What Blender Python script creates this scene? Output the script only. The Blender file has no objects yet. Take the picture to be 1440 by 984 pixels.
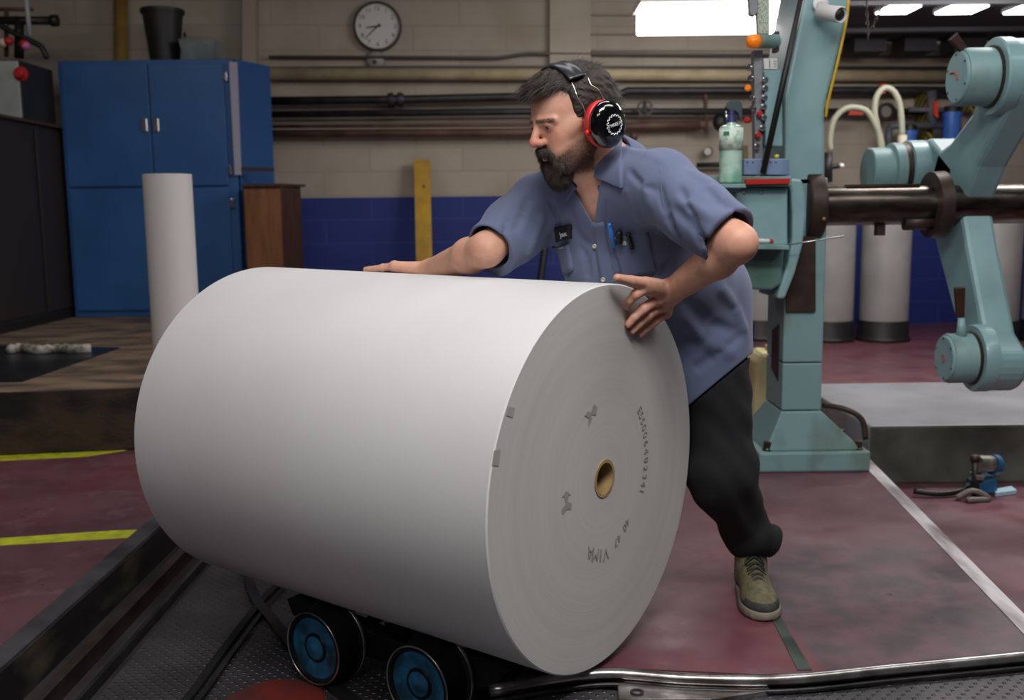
import bpy, bmesh, math, random
import numpy as np
from mathutils import Vector, Matrix
R_ = math.radians
random.seed(7); RNG = np.random.default_rng(7)
SC = bpy.context.scene
COL = SC.collection

# ------------------------------------------------------------------ camera
FPX = 1400.0; CAM_H = 1.06
_p, _r = R_(7.8), R_(0.7)
FW = np.array([0, math.cos(_p), -math.sin(_p)])
_up = np.array([0, math.sin(_p), math.cos(_p)]); _rt = np.array([1.0, 0, 0])
RT = math.cos(_r)*_rt - math.sin(_r)*_up
UP = math.sin(_r)*_rt + math.cos(_r)*_up
CAMP = np.array([0, 0, CAM_H])
cam_data = bpy.data.cameras.new('camera'); cam = bpy.data.objects.new('camera', cam_data); COL.objects.link(cam)
cam.matrix_world = Matrix(((RT[0], UP[0], -FW[0], 0), (RT[1], UP[1], -FW[1], 0), (RT[2], UP[2], -FW[2], CAM_H), (0, 0, 0, 1)))
cam_data.sensor_width = 36; cam_data.lens = FPX/1440*36; cam_data.clip_start = 0.05
cam_data.dof.use_dof = True; cam_data.dof.focus_distance = 2.3; cam_data.dof.aperture_fstop = 4.0
SC.camera = cam
SC.view_settings.view_transform = 'Standard'; SC.view_settings.look = 'None'
SC.view_settings.gamma = 1; SC.view_settings.use_curve_mapping = False
SC.view_settings.exposure = 0.0

def ray(px, py): return FW + ((px-720)/FPX)*RT - ((py-492)/FPX)*UP
def P(px, py, Y):
    d = ray(px, py); return CAMP + d*(Y/d[1])
def G(px, py, z=0.0):
    d = ray(px, py); return CAMP + d*((z-CAM_H)/d[2])
def PX(px, py, X):
    d = ray(px, py); return CAMP + d*(X/d[0])

# ------------------------------------------------------------------ world + lights
world = bpy.data.worlds.new('world'); SC.world = world; world.use_nodes = True
world.node_tree.nodes['Background'].inputs[0].default_value = (0.55, 0.6, 0.7, 1)
world.node_tree.nodes['Background'].inputs[1].default_value = 0.09
def area(name, loc, target, sx, sy, power, color=(1, .97, .93)):
    l = bpy.data.lights.new(name, 'AREA'); l.shape = 'RECTANGLE'; l.size = sx; l.size_y = sy
    l.energy = power; l.color = color
    o = bpy.data.objects.new(name, l); COL.objects.link(o); o.location = loc
    d = Vector(target)-Vector(loc); o.rotation_euler = d.to_track_quat('-Z', 'Y').to_euler()
    return o
area('ceiling_and_fill_light', (0.35, 0.55, 3.05), (0.3, 1.9, 0), 1.6, 0.6, 70, (1, .98, .96))
area('ceiling_and_fill_light', (-1.2, -1.5, 3.2), (-0.6, 1.8, 0.2), 2.4, 0.6, 30, (1, .97, .96))  # added fill light behind the camera, lifts the dark underside of the roll
area('ceiling_and_fill_light', (0.1, 3.2, 3.35), (0.1, 3.0, 0), 2.0, 0.5, 17, (1, .97, .97))
area('ceiling_and_fill_light', (1.9, 1.6, 3.35), (1.6, 2.2, 0), 2.4, 0.5, 32, (.97, .98, 1))
area('ceiling_and_fill_light', (3.4, 5.3, 3.3), (3.3, 6.0, 0), 2.4, 0.6, 135, (1, .96, .93))
area('ceiling_and_fill_light', (0.6, 6.6, 3.35), (0.6, 6.9, 0), 1.6, 0.4, 6, (1, .95, .88))
area('ceiling_and_fill_light', (-3.0, 5.2, 3.35), (-3.0, 5.6, 0), 1.0, 0.4, 12, (1, .95, .9))
area('deck_lamp_light', (3.0, 6.75, 2.42), (2.9, 7.6, 0), 1.2, 0.3, 26, (1, .95, .92))
area('hanging_lamp_light', (1.35, 6.2, 2.18), (1.5, 7.6, 0.4), .8, 0.3, 12, (1, .95, .92))

# ------------------------------------------------------------------ materials
def srgb(h):
    h = h.lstrip('#'); c = [int(h[i:i+2], 16)/255 for i in (0, 2, 4)]
    return tuple((x/12.92 if x <= .04045 else ((x+.055)/1.055)**2.4) for x in c) + (1,)
MATS = {}
def M(name, col, rough=.6, metal=0., col2=None, scale=8., detail=4., lo=.35, hi=.65, bump=0., bscale=40., emit=None, estr=1., stretch=(1, 1, 1), spec=None, vcol=False, trans=0., alpha=None, coat=0.):
    if name in MATS: return MATS[name]
    m = bpy.data.materials.new(name); m.use_nodes = True; nt = m.node_tree; N = nt.nodes; L = nt.links
    b = N['Principled BSDF']
    c1 = srgb(col) if isinstance(col, str) else col
    b.inputs['Base Color'].default_value = c1; b.inputs['Roughness'].default_value = rough; b.inputs['Metallic'].default_value = metal
    if spec is not None: b.inputs['Specular IOR Level'].default_value = spec
    if trans: b.inputs['Transmission Weight'].default_value = trans
    if coat: b.inputs['Coat Weight'].default_value = coat; b.inputs['Coat Roughness'].default_value = .08
    if alpha is not None: b.inputs['Alpha'].default_value = alpha
    tc = N.new('ShaderNodeTexCoord'); mp = N.new('ShaderNodeMapping'); mp.inputs['Scale'].default_value = stretch
    L.new(tc.outputs['Object'], mp.inputs['Vector'])
    if col2:
        c2 = srgb(col2) if isinstance(col2, str) else col2
        n = N.new('ShaderNodeTexNoise'); n.inputs['Scale'].default_value = scale; n.inputs['Detail'].default_value = detail
        L.new(mp.outputs[0], n.inputs['Vector'])
        r = N.new('ShaderNodeMapRange'); r.inputs['From Min'].default_value = lo; r.inputs['From Max'].default_value = hi
        L.new(n.outputs['Fac'], r.inputs['Value'])
        mx = N.new('ShaderNodeMix'); mx.data_type = 'RGBA'
        mx.inputs[6].default_value = c1; mx.inputs[7].default_value = c2
        L.new(r.outputs[0], mx.inputs[0]); L.new(mx.outputs[2], b.inputs['Base Color'])
    if vcol:
        at = N.new('ShaderNodeAttribute'); at.attribute_name = 'Col'
        if col2:
            mm = N.new('ShaderNodeMix'); mm.data_type = 'RGBA'; mm.blend_type = 'MULTIPLY'; mm.inputs[0].default_value = 1
            L.new(mx.outputs[2], mm.inputs[6]); L.new(at.outputs['Color'], mm.inputs[7]); L.new(mm.outputs[2], b.inputs['Base Color'])
        else: L.new(at.outputs['Color'], b.inputs['Base Color'])
    if bump:
        n = N.new('ShaderNodeTexNoise'); n.inputs['Scale'].default_value = bscale; n.inputs['Detail'].default_value = 5
        L.new(mp.outputs[0], n.inputs['Vector'])
        bp = N.new('ShaderNodeBump'); bp.inputs['Strength'].default_value = bump; bp.inputs['Distance'].default_value = .01
        L.new(n.outputs['Fac'], bp.inputs['Height']); L.new(bp.outputs[0], b.inputs['Normal'])
    if emit:
        b.inputs['Emission Color'].default_value = srgb(emit); b.inputs['Emission Strength'].default_value = estr
    MATS[name] = m; return m

# ------------------------------------------------------------------ mesh helpers
ROOTLOC = {}
def link(name, me, mat=None, parent=None, smooth=False, loc=None, bevel=0.):
    """verts of me are in world space; origin goes to loc (top level) or is shared with the root"""
    o = bpy.data.objects.new(name, me); COL.objects.link(o)
    if parent is not None:
        base = ROOTLOC[parent.name]; o.parent = parent
        ROOTLOC[o.name] = base
        if parent.type != 'EMPTY' or True: o.location = (0, 0, 0)
    else:
        if loc is None:
            n = len(me.vertices); a = np.empty(n*3); me.vertices.foreach_get('co', a); a = a.reshape(-1, 3)
            loc = ((a[:, 0].min()+a[:, 0].max())/2, (a[:, 1].min()+a[:, 1].max())/2, a[:, 2].min())
        base = tuple(float(v) for v in loc); o.location = base; ROOTLOC[o.name] = base
    me.transform(Matrix.Translation(-Vector(base)))
    if mat is not None:
        me.materials.clear(); me.materials.append(mat)
    if smooth:
        me.polygons.foreach_set('use_smooth', [True]*len(me.polygons))
        if smooth == 'auto':
            try: me.set_sharp_from_angle(angle=R_(35))
            except Exception: pass
    if bevel:
        md = o.modifiers.new('bevel', 'BEVEL'); md.width = bevel; md.segments = 2; md.limit_method = 'ANGLE'; md.angle_limit = R_(40)
    me.update(); return o
def empty(name, loc):
    o = bpy.data.objects.new(name, None); COL.objects.link(o); o.location = tuple(float(v) for v in loc); o.empty_display_size = .1
    ROOTLOC[o.name] = tuple(float(v) for v in loc); return o
def tag(o, label=None, cat=None, group=None, kind=None):
    if label: o['label'] = label
    if cat: o['category'] = cat
    if group: o['group'] = group
    if kind: o['kind'] = kind
    return o
def thing(name, label, cat, loc, group=None): return tag(empty(name, loc), label, cat, group)
def copy_tree(o, parent=None, off=None):
    c = o.copy(); COL.objects.link(c); c.parent = parent; ROOTLOC[c.name] = ROOTLOC.get(o.name, (0, 0, 0))
    if off is not None: c.location = Vector(o.location)+Vector(off)
    for ch in list(o.children): copy_tree(ch, c)
    return c

class MB:
    def __init__(s): s.v = []; s.f = []
    def add(s, vs, fs):
        n = len(s.v); s.v += [tuple(float(x) for x in v) for v in vs]; s.f += [tuple(i+n for i in f) for f in fs]; return s
    def box(s, lo, hi):
        x0, y0, z0 = lo; x1, y1, z1 = hi
        return s.add([(x0, y0, z0), (x1, y0, z0), (x1, y1, z0), (x0, y1, z0), (x0, y0, z1), (x1, y0, z1), (x1, y1, z1), (x0, y1, z1)],
                     [(0, 3, 2, 1), (4, 5, 6, 7), (0, 1, 5, 4), (1, 2, 6, 5), (2, 3, 7, 6), (3, 0, 4, 7)])
    def prism(s, pts, vec):
        pts = [np.array(p, float) for p in pts]; vec = np.array(vec, float); n = len(pts)
        nrm = np.zeros(3)
        for i in range(n): nrm += np.cross(pts[i], pts[(i+1) % n])
        if nrm @ vec > 0: pts = pts[::-1]
        vs = pts+[p+vec for p in pts]
        fs = [tuple(range(n)), tuple(range(2*n-1, n-1, -1))]+[(i, i+n, (i+1) % n+n, (i+1) % n) for i in range(n)]
        return s.add(vs, fs)
    def lathe(s, c, axis, prof, seg=32, sx=None, ratio=1.0, caps=True):
        """prof: list of (t along axis, radius)"""
        a = np.array(axis, float); a /= np.linalg.norm(a)
        u = np.cross(a, (0, 0, 1) if abs(a[2]) < .9 else (1, 0, 0)); u /= np.linalg.norm(u); w = np.cross(a, u)
        if sx is not None:
            w = np.array(sx, float); w -= a*(w@a); w /= np.linalg.norm(w); u = np.cross(w, a)
        c = np.array(c, float); vs = []; fs = []
        for t, r in prof:
            for k in range(seg):
                th = 2*math.pi*k/seg; vs.append(c+a*t+(u*math.cos(th)+w*math.sin(th)*ratio)*max(r, 1e-5))
        m = len(prof)
        for i in range(m-1):
            for k in range(seg):
                k2 = (k+1) % seg; fs.append((i*seg+k, i*seg+k2, (i+1)*seg+k2, (i+1)*seg+k))
        if caps and prof[0][1] > 1e-4: fs.append(tuple(range(seg-1, -1, -1)))
        if caps and prof[-1][1] > 1e-4: fs.append(tuple((m-1)*seg+k for k in range(seg)))
        return s.add(vs, fs)
    def cyl(s, a, b, r, seg=24, r2=None):
        a = np.array(a, float); b = np.array(b, float); L = np.linalg.norm(b-a)
        return s.lathe(a, b-a, [(0, r), (L, r if r2 is None else r2)], seg)
    def tube(s, pts, r, seg=12, rr=None):
        pts = [np.array(p, float) for p in pts]; n = len(pts); vs = []; fs = []; pu = None
        for i, p in enumerate(pts):
            t = pts[min(i+1, n-1)]-pts[max(i-1, 0)]; t /= np.linalg.norm(t)+1e-12
            if pu is None: pu = np.cross(t, (0, 0, 1) if abs(t[2]) < .9 else (1, 0, 0))
            pu = pu-t*(pu@t); pu /= np.linalg.norm(pu)+1e-12; w = np.cross(t, pu)
            r_ = rr[i] if rr is not None else r
            for k in range(seg):
                th = 2*math.pi*k/seg; vs.append(p+(pu*math.cos(th)+w*math.sin(th))*r_)
        for i in range(n-1):
            for k in range(seg):
                k2 = (k+1) % seg; fs.append((i*seg+k, i*seg+k2, (i+1)*seg+k2, (i+1)*seg+k))
        fs.append(tuple(range(seg-1, -1, -1))); fs.append(tuple((n-1)*seg+k for k in range(seg)))
        return s.add(vs, fs)
    def sphere(s, c, r, seg=16, rings=10, sc=(1, 1, 1)):
        vs = []; fs = []; c = np.array(c, float)
        for i in range(rings+1):
            ph = math.pi*i/rings
            for k in range(seg):
                th = 2*math.pi*k/seg
                vs.append(c+np.array([math.sin(ph)*math.cos(th)*sc[0], math.sin(ph)*math.sin(th)*sc[1], math.cos(ph)*sc[2]])*r)
        for i in range(rings):
            for k in range(seg):
                k2 = (k+1) % seg; fs.append((i*seg+k, (i+1)*seg+k, (i+1)*seg+k2, i*seg+k2))
        return s.add(vs, fs)
    def mesh(s, name='m'):
        me = bpy.data.meshes.new(name); me.from_pydata(s.v, [], s.f)
        bm = bmesh.new(); bm.from_mesh(me); bmesh.ops.remove_doubles(bm, verts=bm.verts, dist=1e-6)
        bmesh.ops.recalc_face_normals(bm, faces=bm.faces); bm.to_mesh(me); bm.free(); return me
    def build(s, name, mat, parent=None, smooth=False, bevel=0., loc=None):
        return link(name, s.mesh(name), mat, parent, smooth, loc, bevel)
def catmull(pts, n=8):
    pts = [np.array(p, float) for p in pts]; out = []
    q = [2*pts[0]-pts[1]]+pts+[2*pts[-1]-pts[-2]]
    for i in range(1, len(q)-2):
        for k in range(n):
            t = k/n; p0, p1, p2, p3 = q[i-1:i+3]
            out.append(.5*((2*p1)+(-p0+p2)*t+(2*p0-5*p1+4*p2-p3)*t*t+(-p0+3*p1-3*p2+p3)*t**3))
    out.append(pts[-1]); return out
def text_mesh(body, size, O, ux, uy, depth=.0008, font=None, shear=0., align='CENTER'):
    """flat lettering on a surface: O centre, ux reading direction, uy letter-up direction"""
    cu = bpy.data.curves.new('t', 'FONT'); cu.body = body; cu.size = size; cu.extrude = depth/2; cu.align_x = align; cu.align_y = 'CENTER'; cu.shear = shear
    cu.resolution_u = 3
    o = bpy.data.objects.new('t', cu); me = bpy.data.meshes.new_from_object(o)
    bpy.data.objects.remove(o); bpy.data.curves.remove(cu)
    ux = Vector(ux).normalized(); uy = Vector(uy); uy = (uy-ux*uy.dot(ux)).normalized(); n = ux.cross(uy)
    me.transform(Matrix(((ux[0], uy[0], n[0], O[0]), (ux[1], uy[1], n[1], O[1]), (ux[2], uy[2], n[2], O[2]), (0, 0, 0, 1))))
    return me

# ------------------------------------------------------------------ signed distance modelling
def cap(p, a, b, ra, rb=None):
    rb = ra if rb is None else rb
    a = np.asarray(a, np.float32); b = np.asarray(b, np.float32); ab = b-a
    t = np.clip(((p-a)@ab)/(ab@ab), 0, 1)
    return np.linalg.norm(p-a-t[:, None]*ab, axis=1)-(ra+(rb-ra)*t)
def ell(p, c, Mx, r):
    q = (p-np.asarray(c, np.float32))@np.asarray(Mx, np.float32).T; r = np.asarray(r, np.float32)
    k0 = np.linalg.norm(q/r, axis=1); k1 = np.linalg.norm(q/(r*r), axis=1)+1e-9
    return k0*(k0-1)/k1
def smin(a, b, k):
    h = np.maximum(k-np.abs(a-b), 0)/k; return np.minimum(a, b)-h*h*k*.25
def smax(a, b, k): return -smin(-a, -b, k)
def surface_nets(f, lo, hi, h, B=16, slack=1.0):
    lo = np.array(lo, float); hi = np.array(hi, float)
    nb = np.ceil((hi-lo)/(h*B)).astype(int)
    I = np.stack(np.meshgrid(*[np.arange(k) for k in nb], indexing='ij'), -1).reshape(-1, 3)
    cen = lo+(I+.5)*h*B
    d = f(cen.astype(np.float32)); I = I[np.abs(d) < h*B*.87*1.15*slack+.004]
    g = np.stack(np.meshgrid(*[np.arange(B+1)]*3, indexing='ij'), -1).reshape(-1, 3)
    N = nb*B+2; S = np.array([N[1]*N[2], N[2], 1], np.int64)
    keys = []; pos = []; quads = []
    off8 = np.array([[i, j, k] for i in (0, 1) for j in (0, 1) for k in (0, 1)])
    edges = [(a, b) for a in range(8) for b in range(a+1, 8) if np.abs(off8[a]-off8[b]).sum() == 1]
    CH = 24
    for s in range(0, len(I), CH):
        Ib = I[s:s+CH]; n = len(Ib)
        gi = Ib[:, None, :]*B+g[None]
        v = f((lo+gi.reshape(-1, 3)*h).astype(np.float32)).reshape(n, B+1, B+1, B+1)
        c8 = np.stack([v[:, o[0]:o[0]+B, o[1]:o[1]+B, o[2]:o[2]+B] for o in off8], -1)
        ins = c8 < 0; act = ins.any(-1) & ~ins.all(-1)
        w = np.argwhere(act)
        if len(w) == 0: continue
        cv = c8[act]; acc = np.zeros((len(w), 3)); cnt = np.zeros(len(w))
        for a, b in edges:
            m = (cv[:, a] < 0) != (cv[:, b] < 0)
            t = cv[:, a]/(cv[:, a]-cv[:, b]+1e-20)
            acc += np.where(m[:, None], off8[a]+(off8[b]-off8[a])*t[:, None], 0); cnt += m
        base = Ib[w[:, 0]]*B+w[:, 1:]
        keys.append((base*S).sum(1)); pos.append(lo+(base+acc/cnt[:, None])*h)
        for ax in range(3):
            o = np.zeros(3, int); o[ax] = 1
            v0 = v[:, :B, :B, :B]; v1 = v[:, o[0]:o[0]+B, o[1]:o[1]+B, o[2]:o[2]+B]
            m = np.argwhere((v0 < 0) != (v1 < 0))
            if len(m) == 0: continue
            sg = v0[m[:, 0], m[:, 1], m[:, 2], m[:, 3]] < 0
            k = ((Ib[m[:, 0]]*B+m[:, 1:])*S).sum(1); u = S[(ax+1) % 3]; w_ = S[(ax+2) % 3]
            q = np.stack([k, k-u, k-u-w_, k-w_], 1); q[~sg] = q[~sg][:, ::-1]
            quads.append(q)
    keys = np.concatenate(keys); pos = np.concatenate(pos); quads = np.concatenate(quads)
    od = np.argsort(keys); keys = keys[od]; pos = pos[od]
    ix = np.searchsorted(keys, quads); ix = np.clip(ix, 0, len(keys)-1)
    ok = (keys[ix] == quads).all(1); return pos, ix[ok]
def np_mesh(name, V, Fq):
    me = bpy.data.meshes.new(name); n = len(V); m = len(Fq); k = Fq.shape[1]
    me.vertices.add(n); me.vertices.foreach_set('co', V.astype(np.float32).ravel())
    me.loops.add(m*k); me.loops.foreach_set('vertex_index', Fq.astype(np.int32).ravel())
    me.polygons.add(m); me.polygons.foreach_set('loop_start', (np.arange(m)*k).astype(np.int32))
    me.update(calc_edges=True); me.validate(); return me
def set_col(me, C):
    a = me.color_attributes.new('Col', 'FLOAT_COLOR', 'POINT')
    a.data.foreach_set('color', np.concatenate([C, np.ones((len(C), 1))], 1).astype(np.float32).ravel())
def hit(f, px, py, t0=1.3, t1=3.6):
    d = ray(px, py); dn = d/np.linalg.norm(d); t = t0; best = (9., t0)
    for _ in range(200):
        p = CAMP+dn*t; v = float(f(p[None].astype(np.float32))[0])
        if v < best[0]: best = (v, t)
        if v < 4e-4: break
        t += max(v*.7, 3e-4)
        if t > t1: break
    if best[0] > 4e-4: p = CAMP+dn*best[1]          # grazing ray: nearest point of the surface
    e = 3e-3; n = np.array([float(f((p+np.eye(3)[i]*e)[None].astype(np.float32))[0]-f((p-np.eye(3)[i]*e)[None].astype(np.float32))[0]) for i in range(3)])
    n /= np.linalg.norm(n)+1e-9
    if best[0] > 4e-4: p = p-n*best[0]
    return p, n
def surf_patch(f, C, nu, nv, off, edge=.0):
    """bilinear patch of pixels C=[tl,tr,br,bl] laid on surface f, lifted by off"""
    C = np.array(C, float); P_ = np.zeros((nv+1, nu+1, 3)); Nn = np.zeros_like(P_)
    for j in range(nv+1):
        for i in range(nu+1):
            a, b = i/nu, j/nv
            q = (C[0]*(1-a)+C[1]*a)*(1-b)+(C[3]*(1-a)+C[2]*a)*b
            p, n = hit(f, *q); P_[j, i] = p; Nn[j, i] = n
    return slab(P_, Nn, off, edge)
def slab(P_, Nn, off, edge=0.):
    nv, nu = P_.shape[0]-1, P_.shape[1]-1
    lift = np.full((nv+1, nu+1, 1), off)
    top = P_+Nn*lift; bot = P_-Nn*.004
    m = MB(); vs = [top[j, i] for j in range(nv+1) for i in range(nu+1)]+[bot[j, i] for j in range(nv+1) for i in range(nu+1)]
    K = (nu+1)*(nv+1); idx = lambda j, i: j*(nu+1)+i; fs = []
    for j in range(nv):
        for i in range(nu):
            q = (idx(j, i), idx(j+1, i), idx(j+1, i+1), idx(j, i+1)); fs.append(q); fs.append(tuple(K+x for x in q[::-1]))
    bd = [idx(0, i) for i in range(nu+1)]+[idx(j, nu) for j in range(1, nv+1)]+[idx(nv, i) for i in range(nu-1, -1, -1)]+[idx(j, 0) for j in range(nv-1, 0, -1)]
    for a, b in zip(bd, bd[1:]+bd[:1]): fs.append((a, b, K+b, K+a))
    m.add(vs, fs); return m
# ================================================================== SETTING
def struct(o): o['kind'] = 'structure'; return o
WY0, WSL = 8.9, math.tan(R_(4.7))
_wn = np.array([WSL, -1, 0.]); _wn /= np.linalg.norm(_wn)      # wall normal towards the room
_wt = np.array([1, WSL, 0.]); _wt /= np.linalg.norm(_wt)
def WP(px, py, off=0.):
    d = ray(px, py); c = np.array([0, WY0, 0.])+_wn*off
    t = ((c-CAMP)@_wn)/(d@_wn); return CAMP+d*t

def wall_material():
    m = bpy.data.materials.new('painted_block_wall'); m.use_nodes = True; N = m.node_tree.nodes; L = m.node_tree.links
    b = N['Principled BSDF']; b.inputs['Roughness'].default_value = .7
    tc = N.new('ShaderNodeTexCoord'); sx = N.new('ShaderNodeSeparateXYZ'); L.new(tc.outputs['Object'], sx.inputs[0])
    cb = N.new('ShaderNodeCombineXYZ'); L.new(sx.outputs[0], cb.inputs[0]); L.new(sx.outputs[2], cb.inputs[1])
    br = N.new('ShaderNodeTexBrick'); L.new(cb.outputs[0], br.inputs['Vector'])
    br.inputs['Scale'].default_value = 1; br.inputs['Brick Width'].default_value = .8; br.inputs['Row Height'].default_value = .205
    br.inputs['Mortar Size'].default_value = .006; br.inputs['Mortar Smooth'].default_value = .4
    br.inputs['Color1'].default_value = srgb('#a89e90'); br.inputs['Color2'].default_value = srgb('#a2978a'); br.inputs['Mortar'].default_value = srgb('#958b7e')
    n = N.new('ShaderNodeTexNoise'); n.inputs['Scale'].default_value = 1.6; n.inputs['Detail'].default_value = 6; L.new(tc.outputs['Object'], n.inputs['Vector'])
    r = N.new('ShaderNodeMapRange'); r.inputs[1].default_value = .45; r.inputs[2].default_value = .75; L.new(n.outputs[0], r.inputs[0])
    mx = N.new('ShaderNodeMix'); mx.data_type = 'RGBA'; L.new(r.outputs[0], mx.inputs[0]); L.new(br.outputs['Color'], mx.inputs[6]); mx.inputs[7].default_value = srgb('#8f8472')
    blue = N.new('ShaderNodeTexBrick'); L.new(cb.outputs[0], blue.inputs['Vector'])
    for k in ('Scale', 'Brick Width', 'Row Height', 'Mortar Size', 'Mortar Smooth'): blue.inputs[k].default_value = br.inputs[k].default_value
    blue.inputs['Color1'].default_value = srgb('#1a2d78'); blue.inputs['Color2'].default_value = srgb('#182970'); blue.inputs['Mortar'].default_value = srgb('#2b4088')
    gt = N.new('ShaderNodeMath'); gt.operation = 'GREATER_THAN'; gt.inputs[1].default_value = 1.215; L.new(sx.outputs[2], gt.inputs[0])
    m2 = N.new('ShaderNodeMix'); m2.data_type = 'RGBA'; L.new(gt.outputs[0], m2.inputs[0]); L.new(blue.outputs['Color'], m2.inputs[6]); L.new(mx.outputs[2], m2.inputs[7])
    L.new(m2.outputs[2], b.inputs['Base Color'])
    bp = N.new('ShaderNodeBump'); bp.inputs['Strength'].default_value = .25; bp.inputs['Distance'].default_value = .01; bp.invert = True
    L.new(br.outputs['Fac'], bp.inputs['Height']); L.new(bp.outputs[0], b.inputs['Normal']); return m
WALLM = wall_material()
def slab_wall(name, a, b, z1, th, n):
    a = np.array([*a, 0.]); b = np.array([*b, 0.]); n = np.array(n)
    t = (b-a)/np.linalg.norm(b-a)
    me = MB().prism([a, b, b+[0, 0, z1], a+[0, 0, z1]], -n*th).mesh(name)
    o = bpy.data.objects.new(name, me); COL.objects.link(o)
    ang = math.atan2(t[1], t[0]); Mx = Matrix.Translation(Vector(a)) @ Matrix.Rotation(ang, 4, 'Z')
    me.transform(Mx.inverted()); o.matrix_world = Mx; me.materials.append(WALLM); ROOTLOC[o.name] = tuple(a); return struct(o)
LX, RX = -5.2, 6.4
slab_wall('wall_back', (LX, WY0+WSL*LX), (RX, WY0+WSL*RX), 3.7, .2, _wn)
slab_wall('wall_left', (LX, -3.), (LX, WY0+WSL*LX), 3.7, .2, (1, 0, 0))
slab_wall('wall_right', (RX, WY0+WSL*RX), (RX, -3.), 3.7, .2, (-1, 0, 0))
slab_wall('wall_front', (RX, -3.), (LX, -3.), 3.7, .2, (0, 1, 0))
ceil_m = M('ceiling_paint', '#8a8886', .9, col2='#767472', scale=2)
struct(MB().box((LX-.2, -3.2, 3.7), (RX+.2, 9.8, 3.9)).build('ceiling', ceil_m))

# floor: red paint with worn dark and pink patches
def floor_material():
    m = bpy.data.materials.new('worn_red_floor_paint'); m.use_nodes = True; N = m.node_tree.nodes; L = m.node_tree.links
    b = N['Principled BSDF']; tc = N.new('ShaderNodeTexCoord')
    def noise(s, det=6, lo=.4, hi=.6, rough=.6):
        n = N.new('ShaderNodeTexNoise'); n.inputs['Scale'].default_value = s; n.inputs['Detail'].default_value = det; n.inputs['Roughness'].default_value = rough
        L.new(tc.outputs['Object'], n.inputs['Vector'])
        r = N.new('ShaderNodeMapRange'); r.inputs[1].default_value = lo; r.inputs[2].default_value = hi; L.new(n.outputs[0], r.inputs[0]); return r.outputs[0]
    def mix(f, a, c):
        x = N.new('ShaderNodeMix'); x.data_type = 'RGBA'
        if f is not None: L.new(f, x.inputs[0])
        if isinstance(a, str): x.inputs[6].default_value = srgb(a)
        else: L.new(a, x.inputs[6])
        if isinstance(c, str): x.inputs[7].default_value = srgb(c)
        else: L.new(c, x.inputs[7])
        return x.outputs[2]
    base = mix(noise(1.1), '#6b3a41', '#5b3a42')
    base = mix(noise(6, 8, .56, .64), base, '#6b4a52')
    # worn dark patch on the right of the seam, in front of the machine
    sp = N.new('ShaderNodeSeparateXYZ'); L.new(tc.outputs['Object'], sp.inputs[0])
    def band(out, lo, hi, soft):
        a = N.new('ShaderNodeMapRange'); a.inputs[1].default_value = lo; a.inputs[2].default_value = lo+soft; L.new(out, a.inputs[0])
        c = N.new('ShaderNodeMapRange'); c.inputs[1].default_value = hi; c.inputs[2].default_value = hi-soft; L.new(out, c.inputs[0])
        k = N.new('ShaderNodeMath'); k.operation = 'MULTIPLY'; L.new(a.outputs[0], k.inputs[0]); L.new(c.outputs[0], k.inputs[1]); return k.outputs[0]
    def mul(a, c):
        k = N.new('ShaderNodeMath'); k.operation = 'MULTIPLY'; L.new(a, k.inputs[0]); L.new(c, k.inputs[1]); return k.outputs[0]
    def add(a, c):
        k = N.new('ShaderNodeMath'); k.operation = 'ADD'; k.use_clamp = True; L.new(a, k.inputs[0]); L.new(c, k.inputs[1]); return k.outputs[0]
    reg = mul(band(sp.outputs[0], .68, 1.5, .05), band(sp.outputs[1], 1.9, 3.35, .5))
    n2 = N.new('ShaderNodeTexNoise'); n2.inputs['Scale'].default_value = 3.2; n2.inputs['Detail'].default_value = 9; n2.inputs['Roughness'].default_value = .7; L.new(tc.outputs['Object'], n2.inputs['Vector'])
    sm = add(reg, n2.outputs[0])
    th = N.new('ShaderNodeMapRange'); th.inputs[1].default_value = .82; th.inputs[2].default_value = 1.25
    k = N.new('ShaderNodeMath'); k.operation = 'ADD'; L.new(reg, k.inputs[0]); L.new(n2.outputs[0], k.inputs[1]); L.new(k.outputs[0], th.inputs[0])
    base = mix(th.outputs[0], base, mix(noise(9, 8, .42, .6), '#483c41', '#62474f'))
    base = mix(mul(noise(38, 3, .66, .7), noise(3, 3, .4, .6)), base, '#2b2326')
    L.new(base, b.inputs['Base Color'])
    rr = N.new('ShaderNodeMapRange'); rr.inputs[3].default_value = .3; rr.inputs[4].default_value = .5; L.new(noise(4), rr.inputs[0])
    L.new(rr.outputs[0], b.inputs['Roughness']); b.inputs['Specular IOR Level'].default_value = .75
    bp = N.new('ShaderNodeBump'); bp.inputs['Strength'].default_value = .15; bp.inputs['Distance'].default_value = .004; L.new(n2.outputs[0], bp.inputs['Height']); L.new(bp.outputs[0], b.inputs['Normal'])
    return m
FLOORM = floor_material()
PITX = -1.23
fl = MB()
fl.prism([(LX, -3, 0), (PITX, -3, 0), (PITX, 3.9, 0), (-.45, 3.6, 0), (.12, 2.9, 0), (.0, 2.16, 0), (.25, 2.215, 0), (.6, 2.17, 0), (.9, 2.2, 0), (1.312, 2.28, 0), (1.535, 4.25, 0), (1.56, 5.35, 0), (RX, 5.35, 0), (RX, 10, 0), (LX, 10, 0)], (0, 0, -.12))
struct(fl.build('floor', FLOORM, loc=(0, 0, 0)))

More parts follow.
